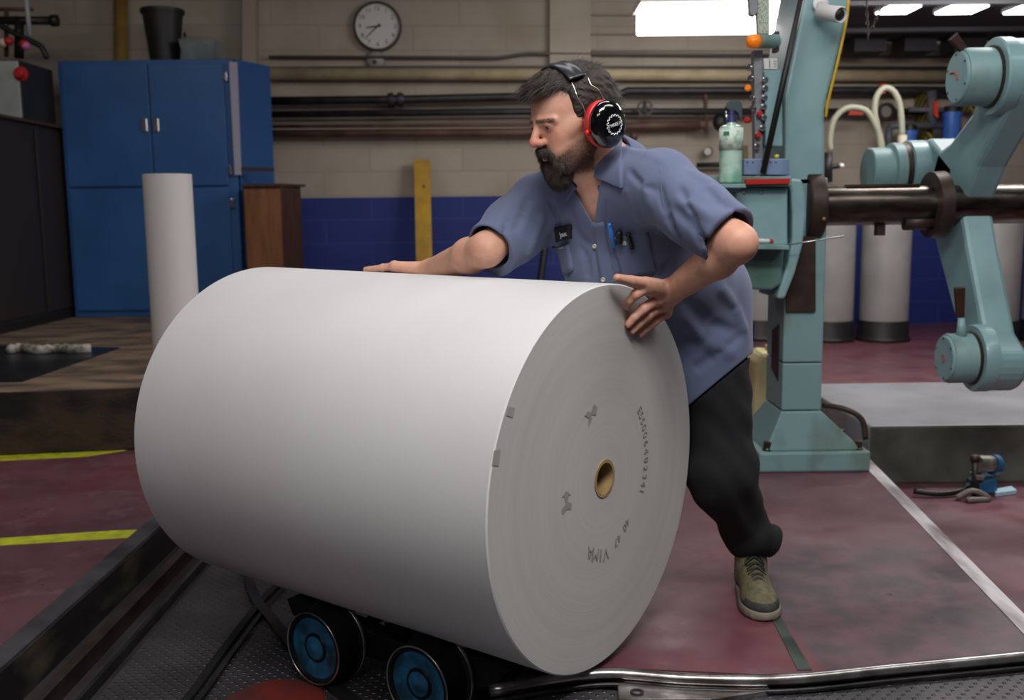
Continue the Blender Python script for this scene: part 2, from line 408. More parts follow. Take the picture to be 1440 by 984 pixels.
def tread_material(name, col, sc, rough=.45):
    m = bpy.data.materials.new(name); m.use_nodes = True; N = m.node_tree.nodes; L = m.node_tree.links
    b = N['Principled BSDF']; b.inputs['Metallic'].default_value = .75; b.inputs['Roughness'].default_value = rough; 
    tc = N.new('ShaderNodeTexCoord'); mp = N.new('ShaderNodeMapping'); mp.inputs['Rotation'].default_value = (0, 0, R_(45)); L.new(tc.outputs['Object'], mp.inputs[0])
    ck = N.new('ShaderNodeTexVoronoi'); ck.feature = 'F1'; ck.distance = 'MINKOWSKI'; ck.inputs['Exponent'].default_value = .8; ck.inputs['Scale'].default_value = sc; ck.inputs['Randomness'].default_value = 0
    L.new(mp.outputs[0], ck.inputs['Vector'])
    r = N.new('ShaderNodeMapRange'); r.inputs[1].default_value = .55; r.inputs[2].default_value = .3; L.new(ck.outputs['Distance'], r.inputs[0])
    bp = N.new('ShaderNodeBump'); bp.inputs['Strength'].default_value = 1; bp.inputs['Distance'].default_value = .004; L.new(r.outputs[0], bp.inputs['Height']); L.new(bp.outputs[0], b.inputs['Normal'])
    n = N.new('ShaderNodeTexNoise'); n.inputs['Scale'].default_value = 5; n.inputs['Detail'].default_value = 6; L.new(tc.outputs['Object'], n.inputs['Vector'])
    mx = N.new('ShaderNodeMix'); mx.data_type = 'RGBA'; L.new(n.outputs[0], mx.inputs[0]); mx.inputs[6].default_value = srgb(col); mx.inputs[7].default_value = srgb('#2d2a2a')
    L.new(mx.outputs[2], b.inputs['Base Color']); return m
TREAD = tread_material('tread_plate_steel', '#77757a', 42)
struct(MB().box((-1.4, -3, -.26), (6.4, 4.2, -.12)).build('floor_pit', M('pit_floor_oily_concrete', '#3a3638', .5, col2='#2a2628', scale=4, bump=.2)))
steel_d = M('dark_oily_steel', '#4a4a4c', .38, .8, col2='#2c2a2a', scale=9, bump=.1)
steel_b = M('bright_worn_steel', '#b9b6b4', .28, .9, col2='#77706c', scale=14, bump=.05)
grease = M('greasy_pit_wall', '#141112', .55, 0, col2='#55503f', scale=7, detail=8, lo=.55, hi=.75, bump=.3, stretch=(1, .35, 1), bscale=12)
# steel edge strip and greasy wall of the pit
struct(MB().box((PITX-.06, -3, -.006), (PITX+.004, 3.9, .004)).build('trim_1', M('edge_steel', '#6d6a70', .4, .6, col2='#4b484e', scale=6)))
struct(MB().box((PITX-.01, -3, -.12), (PITX+.006, 3.9, -.006)).build('trim_2', grease))
# bright curved steel rim along the near edge of the red floor
rim = catmull([(-.06, 2.13, .0), (.193, 2.205, .0), (.4, 2.175, .0), (.617, 2.165, .0), (.882, 2.21, .0), (1.232, 2.27, .0), (1.7, 2.36, 0), (2.6, 2.55, 0)], 8)
struct(MB().tube([p+np.array([0, -.012, -.004]) for p in rim], .014, 12).build('trim_3', steel_b, smooth=True))
struct(MB().tube([p+np.array([0, -.034, -.02]) for p in rim], .006, 10).build('trim_4', steel_d, smooth=True))
# right hand sunken floor, raised grey plinth, white edge strip, seam, tape
struct(MB().prism([(1.312, 2.4, -.12), (1.53, 4.18, -.12), (6.4, 4.18, -.12), (6.4, 3.0, -.12)], (0, 0, .004)).build('floor_lower', FLOORM, loc=(0, 0, -.12)))
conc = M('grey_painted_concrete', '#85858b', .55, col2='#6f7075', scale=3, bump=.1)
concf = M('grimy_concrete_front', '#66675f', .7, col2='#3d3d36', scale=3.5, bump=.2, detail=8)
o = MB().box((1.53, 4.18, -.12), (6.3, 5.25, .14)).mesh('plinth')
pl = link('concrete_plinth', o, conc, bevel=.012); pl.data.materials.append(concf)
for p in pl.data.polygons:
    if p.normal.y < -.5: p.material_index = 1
tag(pl, 'long low grey concrete plinth behind the reel stand', 'plinth')
white_worn = M('worn_white_paint', '#c9c4c6', .5, col2='#77696b', scale=11, lo=.42, hi=.62, detail=8, stretch=(1, .25, 1))
struct(MB().prism([(1.262, 2.28, 0), (1.312, 2.28, 0), (1.535, 4.25, 0), (1.485, 4.25, 0)], (0, 0, .003)).build('trim_5', white_worn))
struct(MB().prism([(.655, 2.19, 0), (.688, 2.19, 0), (.70, 2.56, 0), (.676, 2.56, 0)], (0, 0, .002)).build('trim_6', M('seam_strip', '#5a6560', .4, .5, col2='#3a403e', scale=9)))
tape = M('yellow_floor_tape', '#cdd22a', .5, col2='#a9ad2e', scale=20)
def flatpoly(pix, z, th): return MB().prism([G(x, y, z) for x, y in pix], (0, 0, th))
tag(flatpoly([(-90, 645), (-90, 657), (0, 648), (120, 642), (178, 633), (60, 636)], 0, .0015).build('floor_tape', tape), 'strip of yellow floor tape along the foot of the wooden platform', 'tape', 'yellow tape strips')
tag(flatpoly([(-90, 763), (-90, 773), (0, 767), (185, 756), (194, 745), (160, 746)], 0, .0015).build('floor_tape', tape), 'yellow tape strip on red floor beside the dark pit edge', 'tape', 'yellow tape strips')

# ------------------------------------------------------------------ pit rails and plates
def rail_obj(name, pts, w, h, mat, label, z=-.12, grp='steel rails in the pit'):
    pts = catmull(pts, 6) if len(pts) > 2 else [np.array(p, float) for p in pts]
    L_, R2 = [], []
    for i, p in enumerate(pts):
        t = pts[min(i+1, len(pts)-1)]-pts[max(i-1, 0)]; t /= np.linalg.norm(t); n = np.array([-t[1], t[0], 0]); L_.append(p+n*w/2); R2.append(p-n*w/2)
    m = MB(); k = len(pts); up = np.array([0, 0, h])
    vs = L_+R2+[p+up for p in L_]+[p+up for p in R2]; fs = []
    for i in range(k-1):
        fs += [(i, i+1, k+i+1, k+i), (2*k+i, 3*k+i, 3*k+i+1, 2*k+i+1), (i, 2*k+i, 2*k+i+1, i+1), (k+i, k+i+1, 3*k+i+1, 3*k+i)]
    fs += [(0, k, 3*k, 2*k), (k-1, 3*k-1, 4*k-1, 2*k-1)]
    m.add(vs, fs); return tag(m.build(name, mat, loc=(pts[0][0], pts[0][1], z)), label, 'rail', grp)
Z = -.12
brown_rail = M('rusty_rail_steel', '#4d4340', .45, .7, col2='#332a26', scale=9)
struct(MB().box((-1.0, -2, Z), (2.9, 2.14, Z+.003)).build('floor_tread', TREAD, loc=(0, 0, Z)))
struct(MB().box((-1.04, 2.14, Z), (-.2, 3.6, Z+.003)).build('floor_tread', TREAD, loc=(0, 0, Z)))
rail_obj('track_rail', [(-1.14, -.5, Z), (-1.14, 3.7, Z)], .03, .05, brown_rail, 'brown steel rail nearest the greasy pit wall')
rail_obj('track_rail', [(-1.065, -.5, Z), (-1.06, 3.7, Z)], .012, .03, steel_d, 'thin steel rail beside the tread plates at left')
dk = M('black_gap', '#0c0b0b', .8)
g1 = [G(240, 1010, Z), G(268, 984, Z), G(318, 915, Z), G(365, 854, Z), G(399, 818, Z), G(430, 780, Z)]
rail_obj('track_rail', [p+np.array([0, 0, .003]) for p in g1], .022, .014, dk, 'straight black strip standing for a dark groove across the tread plates')  # raised strip, the groove's darkness is put into its black colour
rail_obj('track_rail', [p+np.array([.03, 0, .003]) for p in g1], .012, .012, steel_d, 'narrow steel guide beside the black groove strip')
g2 = [G(350, 790, Z), G(349, 815, Z), G(360, 848, Z), G(385, 880, Z), G(420, 925, Z), G(470, 972, Z), G(540, 1020, Z), G(640, 1075, Z)]
rail_obj('track_rail', [p+np.array([0, 0, .003]) for p in g2], .03, .016, steel_d, 'curved steel rail leading under the dolly wheels')
dc = G(385, 990, Z)
tag(MB().lathe(dc+np.array([0, 0, .003]), (0, 0, 1), [(0, .125), (.003, .12)], 40).build('turntable_cover', M('red_cover_paint', '#6e2620', .5, col2='#4a2a2a', scale=6, lo=.4, hi=.6)), 'round red painted cover plate on the tread floor before the front dolly wheel', 'cover plate')
# latch plate in the tread floor at the right
lp = thing('latch_plate', 'bright steel latch plate with round hole in the tread floor near the roll', 'plate', G(960, 975, -.028))
MB().prism([G(x, y, -.028) for x, y in [(868, 968), (885, 961), (1000, 958), (1082, 964), (1082, 978), (1000, 990), (870, 990)]], (0, 0, .012)).build('plate', steel_b, lp, bevel=.003)
MB().lathe(G(896, 974, -.0165), (0, 0, 1), [(0, .016), (.003, .016), (.003, .010), (.0, .010)], 24, caps=False).build('hole_ring', steel_d, lp)
struct(MB().prism([(.02, 1.2, Z), (2.9, 1.2, Z), (2.9, 2.5, Z), (1.232, 2.235, Z), (.882, 2.175, Z), (.617, 2.13, Z), (.4, 2.14, Z), (.193, 2.165, Z), (.02, 2.13, Z)], (0, 0, .092)).build('floor_tread', TREAD, loc=(0, 0, Z)))

# ================================================================== PAPER ROLL
C0 = np.array([.206, 2.2, .462]); YAW, TILT, RR, RL = .626, -.0113, .4415, 1.142
A_ = np.array([math.cos(YAW)*math.cos(TILT), -math.sin(YAW)*math.cos(TILT), math.sin(TILT)])
H_ = np.array([math.sin(YAW), math.cos(YAW), 0.]); V_ = np.cross(H_, A_); V_ *= np.sign(V_[2])
def RP(s, q, v): return C0-A_*s+H_*q+V_*v       # s back along the axis, q away from camera, v up
paper = M('white_newsprint_wrap', '#d6d5d6', .75, col2='#d0cfcf', scale=2.5, bump=.02, bscale=60)
def face_material():
    m = bpy.data.materials.new('roll_end_paper_edges'); m.use_nodes = True; N = m.node_tree.nodes; L = m.node_tree.links
    b = N['Principled BSDF']; b.inputs['Roughness'].default_value = .85
    tc = N.new('ShaderNodeTexCoord'); vm = N.new('ShaderNodeVectorMath'); vm.operation = 'LENGTH'; L.new(tc.outputs['Object'], vm.inputs[0])
    n = N.new('ShaderNodeTexNoise'); n.noise_dimensions = '1D'; n.inputs['Scale'].default_value = 120; n.inputs['Detail'].default_value = 3; L.new(vm.outputs['Value'], n.inputs['W'])
    n2 = N.new('ShaderNodeTexNoise'); n2.noise_dimensions = '1D'; n2.inputs['Scale'].default_value = 22; n2.inputs['Detail'].default_value = 2; L.new(vm.outputs['Value'], n2.inputs['W'])
    ad = N.new('ShaderNodeMath'); ad.operation = 'MULTIPLY_ADD'; ad.inputs[1].default_value = .5; L.new(n.outputs[0], ad.inputs[0]); L.new(n2.outputs[0], ad.inputs[2])
    r = N.new('ShaderNodeMapRange'); r.inputs[1].default_value = .55; r.inputs[2].default_value = 1.0; L.new(ad.outputs[0], r.inputs[0])
    mx = N.new('ShaderNodeMix'); mx.data_type = 'RGBA'; L.new(r.outputs[0], mx.inputs[0]); mx.inputs[6].default_value = srgb('#b9b7b3'); mx.inputs[7].default_value = srgb('#b3b0ad')
    L.new(mx.outputs[2], b.inputs['Base Color'])
    bp = N.new('ShaderNodeBump'); bp.inputs['Strength'].default_value = .05; bp.inputs['Distance'].default_value = .003; L.new(n.outputs[0], bp.inputs['Height']); L.new(bp.outputs[0], b.inputs['Normal'])
    return m
FACEM = face_material()
m = MB(); prof = [(-RL, .044), (-RL, RR-.003), (-RL+.003, RR), (-.003, RR), (0, RR-.003), (0, .044), (-RL, .0441)]
m.lathe(C0, A_, prof, 160, sx=V_)
roll = link('paper_roll', m.mesh('roll'), paper, None, 'auto', loc=C0)
roll.data.materials.append(FACEM)
for p in roll.data.polygons:
    if abs(p.normal.dot(Vector(A_))) > .9: p.material_index = 1
tag(roll, 'huge white newsprint roll the man is pushing along on the dolly', 'paper roll')
kraft = M('kraft_core_board', '#a58a5e', .8, col2='#8a7048', scale=30)
MB().lathe(C0, A_, [(-RL, .036), (-RL, .0438), (.002, .0438), (.002, .036), (-RL, .0361)], 48, sx=V_).build('core_tube', kraft, roll, 'auto')
ink = M('grey_stencil_ink', '#918e8c', .85); ink2 = M('faint_dot_ink', '#8b8885', .85)
def on_face(px, py, off=.0006):
    d = ray(px, py); t = ((C0+A_*off-CAMP)@A_)/(d@A_); return CAMP+d*t
def face_poly(pix, name, mat=None):
    mb = MB().prism([on_face(x, y) for x, y in pix], A_*.0004); return mb.build(name, mat or ink, roll)
face_poly([(835, 567), (840, 573), (838, 584), (832, 583), (832, 590), (827, 600), (828, 588), (822, 584), (826, 578), (831, 580)], 'ink_arrow')
face_poly([(796, 690), (803, 695), (799, 697), (799, 706), (804, 707), (803, 716), (797, 716), (791, 724), (790, 716), (795, 708), (794, 698), (790, 699)], 'ink_arrow')
face_poly([(714, 572), (724, 573), (721, 587), (712, 584)], 'tape_mark', M('grey_tape_mark', '#9a9794', .8))
face_poly([(695, 633), (704, 632), (701, 655), (692, 654)], 'tape_mark', M('grey_tape_mark', '#9a9794', .8))
def arc_text(s, pc, p_start, p_end, size, name, mat, flip=1):
    """characters set along an arc round the core"""
    a0 = on_face(*p_start)-C0; a1 = on_face(*p_end)-C0
    for i, ch in enumerate(s):
        t = i/(len(s)-1); v = a0*(1-t)+a1*t; rr = np.linalg.norm(a0)*(1-t)+np.linalg.norm(a1)*t
        v = v/np.linalg.norm(v); O = C0+v*rr+A_*.0006
        ux = np.cross(v, A_)*flip if flip > 0 else -np.cross(v, A_)
        if ch == ' ': continue
        me = text_mesh(ch, size, O, ux, np.cross(A_, ux), .0004)
        link(name, me, mat, roll)
arc_text('E55006402341', C0, (899, 577), (902, 690), .03, 'printed_digit', ink2, 1)
arc_text('40 47', C0, (882, 733), (866, 762), .03, 'printed_digit', ink2, 1)
arc_text('VIMA', C0, (852, 778), (830, 776), .042, 'printed_letter', ink2, 1)

# ================================================================== DOLLY
dl = thing('roll_dolly', 'dark oily steel dolly on wheels carrying the big newsprint roll', 'dolly', RP(.5, 0, -.58)*np.array([1, 1, 0])+np.array([0, 0, Z]))
iron = M('greasy_cast_iron', '#2d2f2e', .4, .6, col2='#1c1c1b', scale=10, bump=.15)
bluep = M('worn_blue_hub_paint', '#1f6690', .5, col2='#153c4e', scale=18, lo=.4, hi=.6)
def DP(s, q, z): v = C0-A_*s+H_*q; return np.array([v[0], v[1], z])
for q0, q1 in ((-.185, -.135), (.135, .185)):
    # side beam with upturned rounded ends
    pts = [(.14, .035), (.18, -.01), (.22, -.03), (.36, -.055), (.52, -.045), (.68, -.055), (.80, -.03), (.86, .0), (.88, .04), (.84, .058), (.7, .035), (.52, .02), (.34, .025), (.2, .05)]
    MB().prism([DP(s, q0, z) for s, z in pts], H_*(q1-q0)).build('side_beam', iron, dl, bevel=.004)
for s in (.24, .5, .76):
    arc = [(q, C0[2]-math.sqrt(RR**2-q*q)-.004) for q in np.linspace(-.17, .17, 13)]
    MB().prism([DP(s-.035, q, z) for q, z in arc]+[DP(s-.035, q, z-.02) for q, z in arc[::-1]], -A_*.07).build('saddle', iron, dl)
for s in (.68, .336):
    for q, sg in ((-.195, -1), (.195, 1)):
        c = DP(s, q, Z+.105); ax = H_*sg
        w = MB().lathe(c, ax, [(-.0, .103), (.008, .103), (.012, .092), (.072, .09), (.076, .094), (.084, .094), (.084, .082), (.074, .08), (.070, .04), (.078, .036), (.078, 0)], 48).build('wheel', iron, dl, 'auto')
        MB().lathe(c, ax, [(.0735, .034), (.0765, .05), (.0765, .0795), (.074, .08)], 40).build('hub_disc', bluep, w, 'auto')
        MB().lathe(c, ax, [(.07, .03), (.078, .03), (.082, .012), (.086, .006), (.086, 0)], 24).build('axle_cap', bluep, w, 'auto')
        MB().lathe(c, ax, [(.083, .094), (.086, .0935), (.087, .0905), (.083, .090)], 48, caps=False).build('rim_edge', steel_b, w, True)
        MB().lathe(c, ax, [(.0, .1035), (.008, .1045), (.009, .103)], 48, caps=False).build('flange_edge', steel_b, w, True)
MB().cyl(DP(.68, -.2, Z+.105), DP(.68, .2, Z+.105), .014).build('axle', steel_d, dl, True)
MB().cyl(DP(.336, -.2, Z+.105), DP(.336, .2, Z+.105), .014).build('axle', steel_d, dl, True)
yp = G(663, 918, .0); MB().box(yp-np.array([.014, .01, .02]), yp+np.array([.018, .02, .012])).build('yellow_stop', M('yellow_plastic', '#d9a518', .5), dl)

# ================================================================== REEL STAND
teal = M('teal_machine_paint', '#86a9ad', .42, col2='#739497', scale=5, detail=7, lo=.45, hi=.75, bump=.03, coat=.15)
teal2 = M('grimy_teal_paint', '#7c9d9e', .5, col2='#5c6a57', scale=6, detail=9, lo=.5, hi=.75, bump=.05, stretch=(1, 1, .5))
rustp = M('brown_bare_plate', '#4a3a32', .5, .4, col2='#33261f', scale=9)
shaftm = M('oiled_steel_shaft', '#6f6760', .3, .95, col2='#3d352f', scale=7, detail=6, stretch=(1, 4, 4))
red = M('bright_red_plastic', '#b3201c', .4); blk = M('black_rubber', '#151515', .5); chrome = M('chrome_knob', '#c4c4c6', .2, .95)
white = M('white_enamel', '#dddcda', .4)
def pxpoly(pix, Y): return [P(x, y, Y) for x, y in pix]
rs = thing('reel_stand', 'teal painted press reel stand column with steel shaft and spider arm', 'machine', (1.2, 4.1, 0))
Yc = 4.0
MB().prism([(1.0, 3.95, .0), (1.455, 3.95, .0), (1.455, 4.42, .0), (1.0, 4.42, .0)], (0, 0, .085)).build('base_plate', teal2, rs, bevel=.01)
# flared plinth: frustum
b0 = [(1.03, 3.97), (1.43, 3.97), (1.43, 4.4), (1.03, 4.4)]; b1 = [(1.10, 4.0), (1.262, 4.0), (1.262, 4.26), (1.10, 4.26)]
zb, zt = .085, P(1130, 578, Yc)[2]
m = MB(); m.add([(x, y, zb) for x, y in b0]+[(x, y, zt) for x, y in b1], [(0, 3, 2, 1), (4, 5, 6, 7)]+[(i, (i+1) % 4, (i+1) % 4+4, i+4) for i in range(4)])
m.build('flared_foot', teal2, rs, bevel=.006)
zj = P(1130, 510, Yc)[2]; zu = P(1130, 250, Yc)[2]
MB().box((1.10, 4.0, zt+.004), (1.262, 4.26, zj-.002)).build('column', teal2, rs, bevel=.006)
MB().box((1.10, 4.0, zj+.002), (1.262, 4.26, zu)).build('column', teal2, rs, bevel=.006)
MB().prism(pxpoly([(1104, 262), (1104, 134), (1131, 0), (1141, -50), (1206, -50), (1191, 25), (1160, 150), (1160, 262)], Yc), (0, .42, 0)).build('upper_column', teal, rs, bevel=.012)
MB().prism(pxpoly([(1095, 470), (1103, 462), (1103, 560), (1100, 575), (1095, 560)], 4.1), (0.002, 0, 0)).build('access_hole', dk, rs)
q = np.array([1.0985, 4.07, 0]); 
MB().prism([(1.099, 4.06, .36), (1.099, 4.17, .40), (1.099, 4.17, .56), (1.099, 4.06, .60)], (-.002, 0, 0)).build('access_slot', rustp, rs)
for x, y in ((1.045, 3.99), (1.41, 3.99), (1.045, 4.38), (1.41, 4.38), (1.41, 4.2)):
    MB().lathe((x, y, .085), (0, 0, 1), [(0, .024), (.006, .024), (.006, .02), (.035, .02), (.038, .016)], 6).build('anchor_bolt', rustp, rs)
MB().tube(catmull([(1.30, 4.1, .25), (1.38, 4.05, .24), (1.44, 4.03, .2), (1.455, 4.02, .12)], 6), .012).build('drain_pipe', rustp, rs, True)
# brown plate on column front, bearing housing left
MB().prism(pxpoly([(1106, 332), (1147, 332), (1147, 438), (1106, 438)], 3.985), (0, .012, 0)).build('cover_plate', rustp, rs)
MB().prism(pxpoly([(1006, 262), (1108, 264), (1108, 346), (1015, 340)], 3.82), (0, .36, 0)).build('housing_box', teal, rs, bevel=.008)
MB().prism(pxpoly([(985, 247), (1114, 248), (1114, 262), (985, 262)], 3.78), (0, .4, 0)).build('shelf', teal2, rs, bevel=.004)
MB().prism(pxpoly([(1020, 346), (1104, 346), (1100, 400), (1085, 408), (1042, 406)], 3.86), (0, .3, 0)).build('lower_housing', M('dark_green_paint', '#5f8580', .5, col2='#4d6b60', scale=7), rs, bevel=.01)  # lower housing has a darker green paint
for x, y in ((1022, 270), (1046, 270), (1070, 270)):
    c = P(x, y, 3.82); MB().lathe(c, (0, -1, 0), [(0, .008), (.006, .008), (.008, .005)], 10).build('rivet', teal2, rs)
arcp = [(1108, 250), (1128, 252), (1133, 275), (1134, 305), (1129, 345), (1118, 385), (1104, 420), (1092, 420), (1098, 400), (1108, 370), (1114, 335), (1114, 300), (1112, 270)]
MB().prism(pxpoly(arcp, 3.86), (0, .3, 0)).build('flange_bracket', teal, rs, bevel=.01)
SY = 4.06; SZ = P(1230, 289, SY)[2]
x0 = P(1128, 289, SY)[0]; x1 = P(1153, 289, SY)[0]
# brown collar, half round with flat run down to the cover plate
MB().lathe((x0, SY, SZ), (1, 0, 0), [(0, .135), (.006, .14), (x1-x0-.012, .14), (x1-x0-.004, .13)], 48).build('bearing_collar', rustp, rs, 'auto')
MB().lathe(np.array([x0+.045, SY-.14, SZ-.05]), (0, -1, 0), [(0, .007), (.006, .007), (.008, .004)], 10).build('grease_nipple', M('brass', '#b09a60', .35, .8), rs)
MB().lathe((x1-.02, SY, SZ), (1, 0, 0), [(0, .078), (5.0-x1, .078)], 56).build('shaft', shaftm, rs, 'auto')
k0 = P(1195, 268, SY-.06); MB().box((k0[0], SY-.03, SZ+.074), (P(1290, 268, SY)[0], SY+.01, SZ+.084)).build('keyway', rustp, rs)
MB().box((P(1232, 310, SY)[0], SY-.02, SZ-.12), (P(1243, 310, SY)[0], SY+.02, SZ-.07)).build('stop_lug', rustp, rs)
# cam collar beside arm
xa = 1.80; xc = P(1296, 289, SY)[0]
MB().lathe((xc+.03, SY, SZ), (1, 0, 0), [(0, .132), (.05, .135)], 48).build('arm_collar', rustp, rs, 'auto')
MB().cyl((xc-.08, SY-.03, SZ-.07), (xc+.05, SY-.03, SZ-.07), .03, 16).build('collar_spigot', rustp, rs, True)
# spider arm, profile in the plane x = xa
def YZ(px, py): v = PX(px, py, xa); return (v[1], v[2])
lc = YZ(1378, 503); uc = YZ(1406, 108)
def circ(c, r, a0, a1, n=14): return [(c[0]+r*math.cos(R_(a0+(a1-a0)*i/n)), c[1]+r*math.sin(R_(a0+(a1-a0)*i/n))) for i in range(n+1)]
tw = .125
prof = [YZ(1312, 332), YZ(1340, 440)]+circ(lc, .127, 15, -195, 18)+[YZ(1383, 468), YZ(1360, 345), YZ(1351, 290), YZ(1372, 235), YZ(1414, 158)]+circ(uc, .135, 215, 0, 18)[:0]+circ(uc, .135, 225, 15, 20)[::1]+[YZ(1366, 160), YZ(1336, 200), YZ(1318, 214), YZ(1308, 250)]
arm = MB().prism([(xa, y, z) for y, z in prof], (tw, 0, 0)).build('spider_arm', teal, rs, bevel=.018)
# rear arm of the spider
rc = np.array([1.72, P(1250, 232, 4.9)[1], P(1250, 232, 4.9)[2]])
MB().prism([(xa, SY+.05, SZ+.15), (xa, 4.36, 1.36), (xa, 4.5, 1.33), (xa, 4.56, 1.2), (xa, 4.48, 1.1), (xa, SY+.1, SZ-.12)], (tw, 0, 0)).build('spider_arm', teal, rs, bevel=.015)
def chuck(c, r, xs, name_, handle=None, parent=rs):
    ax = (-1, 0, 0); X0 = np.array([xa+.02, c[0], c[1]])
    f = MB().lathe(X0, ax, [(0, r*1.38), (.045, r*1.38), (.052, r*1.33)], 48).build('chuck_flange', teal, rs, 'auto')
    MB().lathe(X0, ax, [(.05, r*1.08), (.058, r*1.1), (.062, r*1.04)], 48).build('flange_ring', rustp, f, 'auto')
    d = MB().lathe(X0, ax, [(.05, r*1.02), (xs-.006, r*1.02), (xs, r*.98)], 48).build('chuck_drum', teal2, rs, 'auto')
    cp = MB().lathe(X0, ax, [(xs-.002, r*.93), (xs+.006, r*.93), (xs+.01, r*.88)], 48).build('end_cap', teal, d, 'auto')
    for k in range(6):
        th = 2*math.pi*k/6+.4; MB().lathe(X0+np.array([-xs-.009, math.cos(th)*r*.8, math.sin(th)*r*.8]), ax, [(0, .005), (.003, .004)], 8).build('cap_screw', rustp, cp)
    return d, X0+np.array([-xs-.012, 0, 0])
d1, f1 = chuck(lc, .094, .15, 'lower'); d2, f2 = chuck(uc, .102, .17, 'upper')
mark = M('red_paint_pen', '#b84a48', .6)
MB().tube([f1+np.array([0, .012*math.cos(t), .014*math.sin(t)]) for t in np.linspace(.3, 6.4, 14)], .0018, 6).build('pen_mark', mark, d1)
MB().tube(catmull([f2+np.array([0, .05, .02]), f2+np.array([0, .01, .018]), f2+np.array([0, -.015, -.01])], 5), .003, 6).build('pen_mark', mark, d2)
MB().lathe((xa+.11, lc[0], lc[1]), (1, 0, 0), [(0, .02), (.06, .02)], 16).build('axle_pin', chrome, rs, True)
# levers with brown grips
gripm = M('brown_grip', '#3f2015', .45, col2='#2a150e', scale=12)
def lever(pa, pb, pc, Y):
    a, b, c = P(*pa, Y), P(*pb, Y), P(*pc, Y)
    l = MB().tube([a, b], .02, 14, rr=[.022, .012]).build('lever', teal, rs, True)
    dd = (c-b)/np.linalg.norm(c-b); s = np.array([dd[2], 0, -dd[0]])
    MB().prism([b-s*.014, b+s*.014, c+s*.02, c-s*.02], (0, .022, 0)).build('grip', gripm, l, bevel=.005)
lever((1352, 475), (1352, 447), (1351, 404), lc[0]-.02)
lever((1372, 88), (1359, 72), (1341, 50), uc[0]-.03)
# rear chuck
X0 = np.array([xa-.0, 4.42, 1.225])
MB().lathe(X0, (-1, 0, 0), [(0, .13), (.07, .13), (.075, .12)], 40).build('chuck_flange', teal, rs, 'auto')
MB().lathe(X0, (-1, 0, 0), [(.075, .12), (.10, .12)], 40).build('flange_ring', rustp, rs, 'auto')
MB().lathe(X0, (-1, 0, 0), [(.10, .12), (.14, .12), (.145, .1), (.23, .1), (.235, .095)], 40).build('chuck_drum', teal2, rs, 'auto')
wp = P(1312, 222, 4.8); 
MB().prism(pxpoly([(1268, 214), (1284, 226), (1308, 226), (1300, 218)], 4.7), (0, .01, 0)).build('bright_patch', white, rs)

# control column on the left of the stand
cs = thing('control_panel', 'slim grey control strip with knobs and beacon on the reel stand', 'control panel', P(1070, 230, 3.93))
YP = 3.93; grey = M('grey_metal_panel', '#8d9097', .4, .3, col2='#75767c', scale=8)
MB().prism(pxpoly([(1060, 70), (1073, 70), (1073, 225), (1062, 225)], YP), (0, .05, 0)).build('strip', grey, cs, bevel=.003)
MB().prism(pxpoly([(1075, 98), (1100, 98), (1101, 206), (1077, 206)], YP-.02), (0, .1, 0)).build('switch_box', teal, cs, bevel=.006)
MB().prism(pxpoly([(1074, 82), (1093, 82), (1093, 97), (1075, 97)], YP-.015), (0, .02, 0)).build('label_plate', white, cs)
for i, y in enumerate((86, 89.5, 93)):
    MB().prism(pxpoly([(1088, y), (1092, y), (1092, y+.8), (1088, y+.8)], YP-.016), (0, .001, 0)).build('label_mark', blk, cs)
MB().prism(pxpoly([(1082, 83.5), (1083, 83.5), (1083, 96), (1082, 96)], YP-.016), (0, .001, 0)).build('label_mark', blk, cs)
sc_ = M('perforated_cream_scale', '#b9c0ae', .6, col2='#7f8a78', scale=160, detail=1, lo=.5, hi=.55)
MB().prism(pxpoly([(1062, -40), (1082, -40), (1082, 47), (1066, 47)], YP-.0), (0, .03, 0)).build('scale_strip', sc_, cs)
MB().prism(pxpoly([(1052, -40), (1066, -40), (1066, 16), (1061, 23), (1054, 20)], YP-.02), (0, .03, 0)).build('bracket', grey, cs, bevel=.003)
kn = [(1054, 95, 'c'), (1056, 110, 'c'), (1052, 124, 'o'), (1058, 138, 'c'), (1059, 152, 'c'), (1051, 169, 'r'), (1068, 160, 'r2'), (1066, 190, 'r'), (1076, 112, 'c'), (1076, 124, 'c'), (1075, 137, 'c'), (1074, 150, 'c'), (1074, 165, 'c'), (1072, 180, 'c'), (1064, 206, 'c')]
orange = M('orange_lamp_lens', '#ff8a18', .3, emit='#ff7a10', estr=.12)
for x, y, k in kn:
    c = P(x, y, YP-.02); e = P(1064, y, YP+.0)
    mt = {'c': chrome, 'o': orange, 'r': red, 'r2': red}[k]
    dirv = np.array([-.55, -.8, .1]) if x < 1062 else np.array([.1, -1, .05]); dirv /= np.linalg.norm(dirv)
    MB().lathe(c-dirv*.02, dirv, [(0, .006), (.014, .006), (.014, .011), (.026, .012), (.03, .008)], 16).build('knob', mt, cs, 'auto')
# amber beacon
bc = thing('warning_beacon', 'amber warning beacon pointing left from the reel stand column', 'beacon', P(1070, 70, 3.9))
ca, cb_ = P(1066, 58, 3.86), P(1092, 58, 3.9)
MB().cyl(ca, cb_, .026).build('lamp_base', teal2, bc, 'auto')
MB().prism(pxpoly([(1090, 44), (1096, 44), (1096, 72), (1090, 72)], 3.9), (0, .05, 0)).build('mount_plate', rustp, bc)
d = (ca-cb_)/np.linalg.norm(ca-cb_)
MB().lathe(ca, d, [(0, .024), (.02, .027), (.036, .024), (.046, .014), (.05, 0)], 24).build('amber_lens', orange, bc, True)
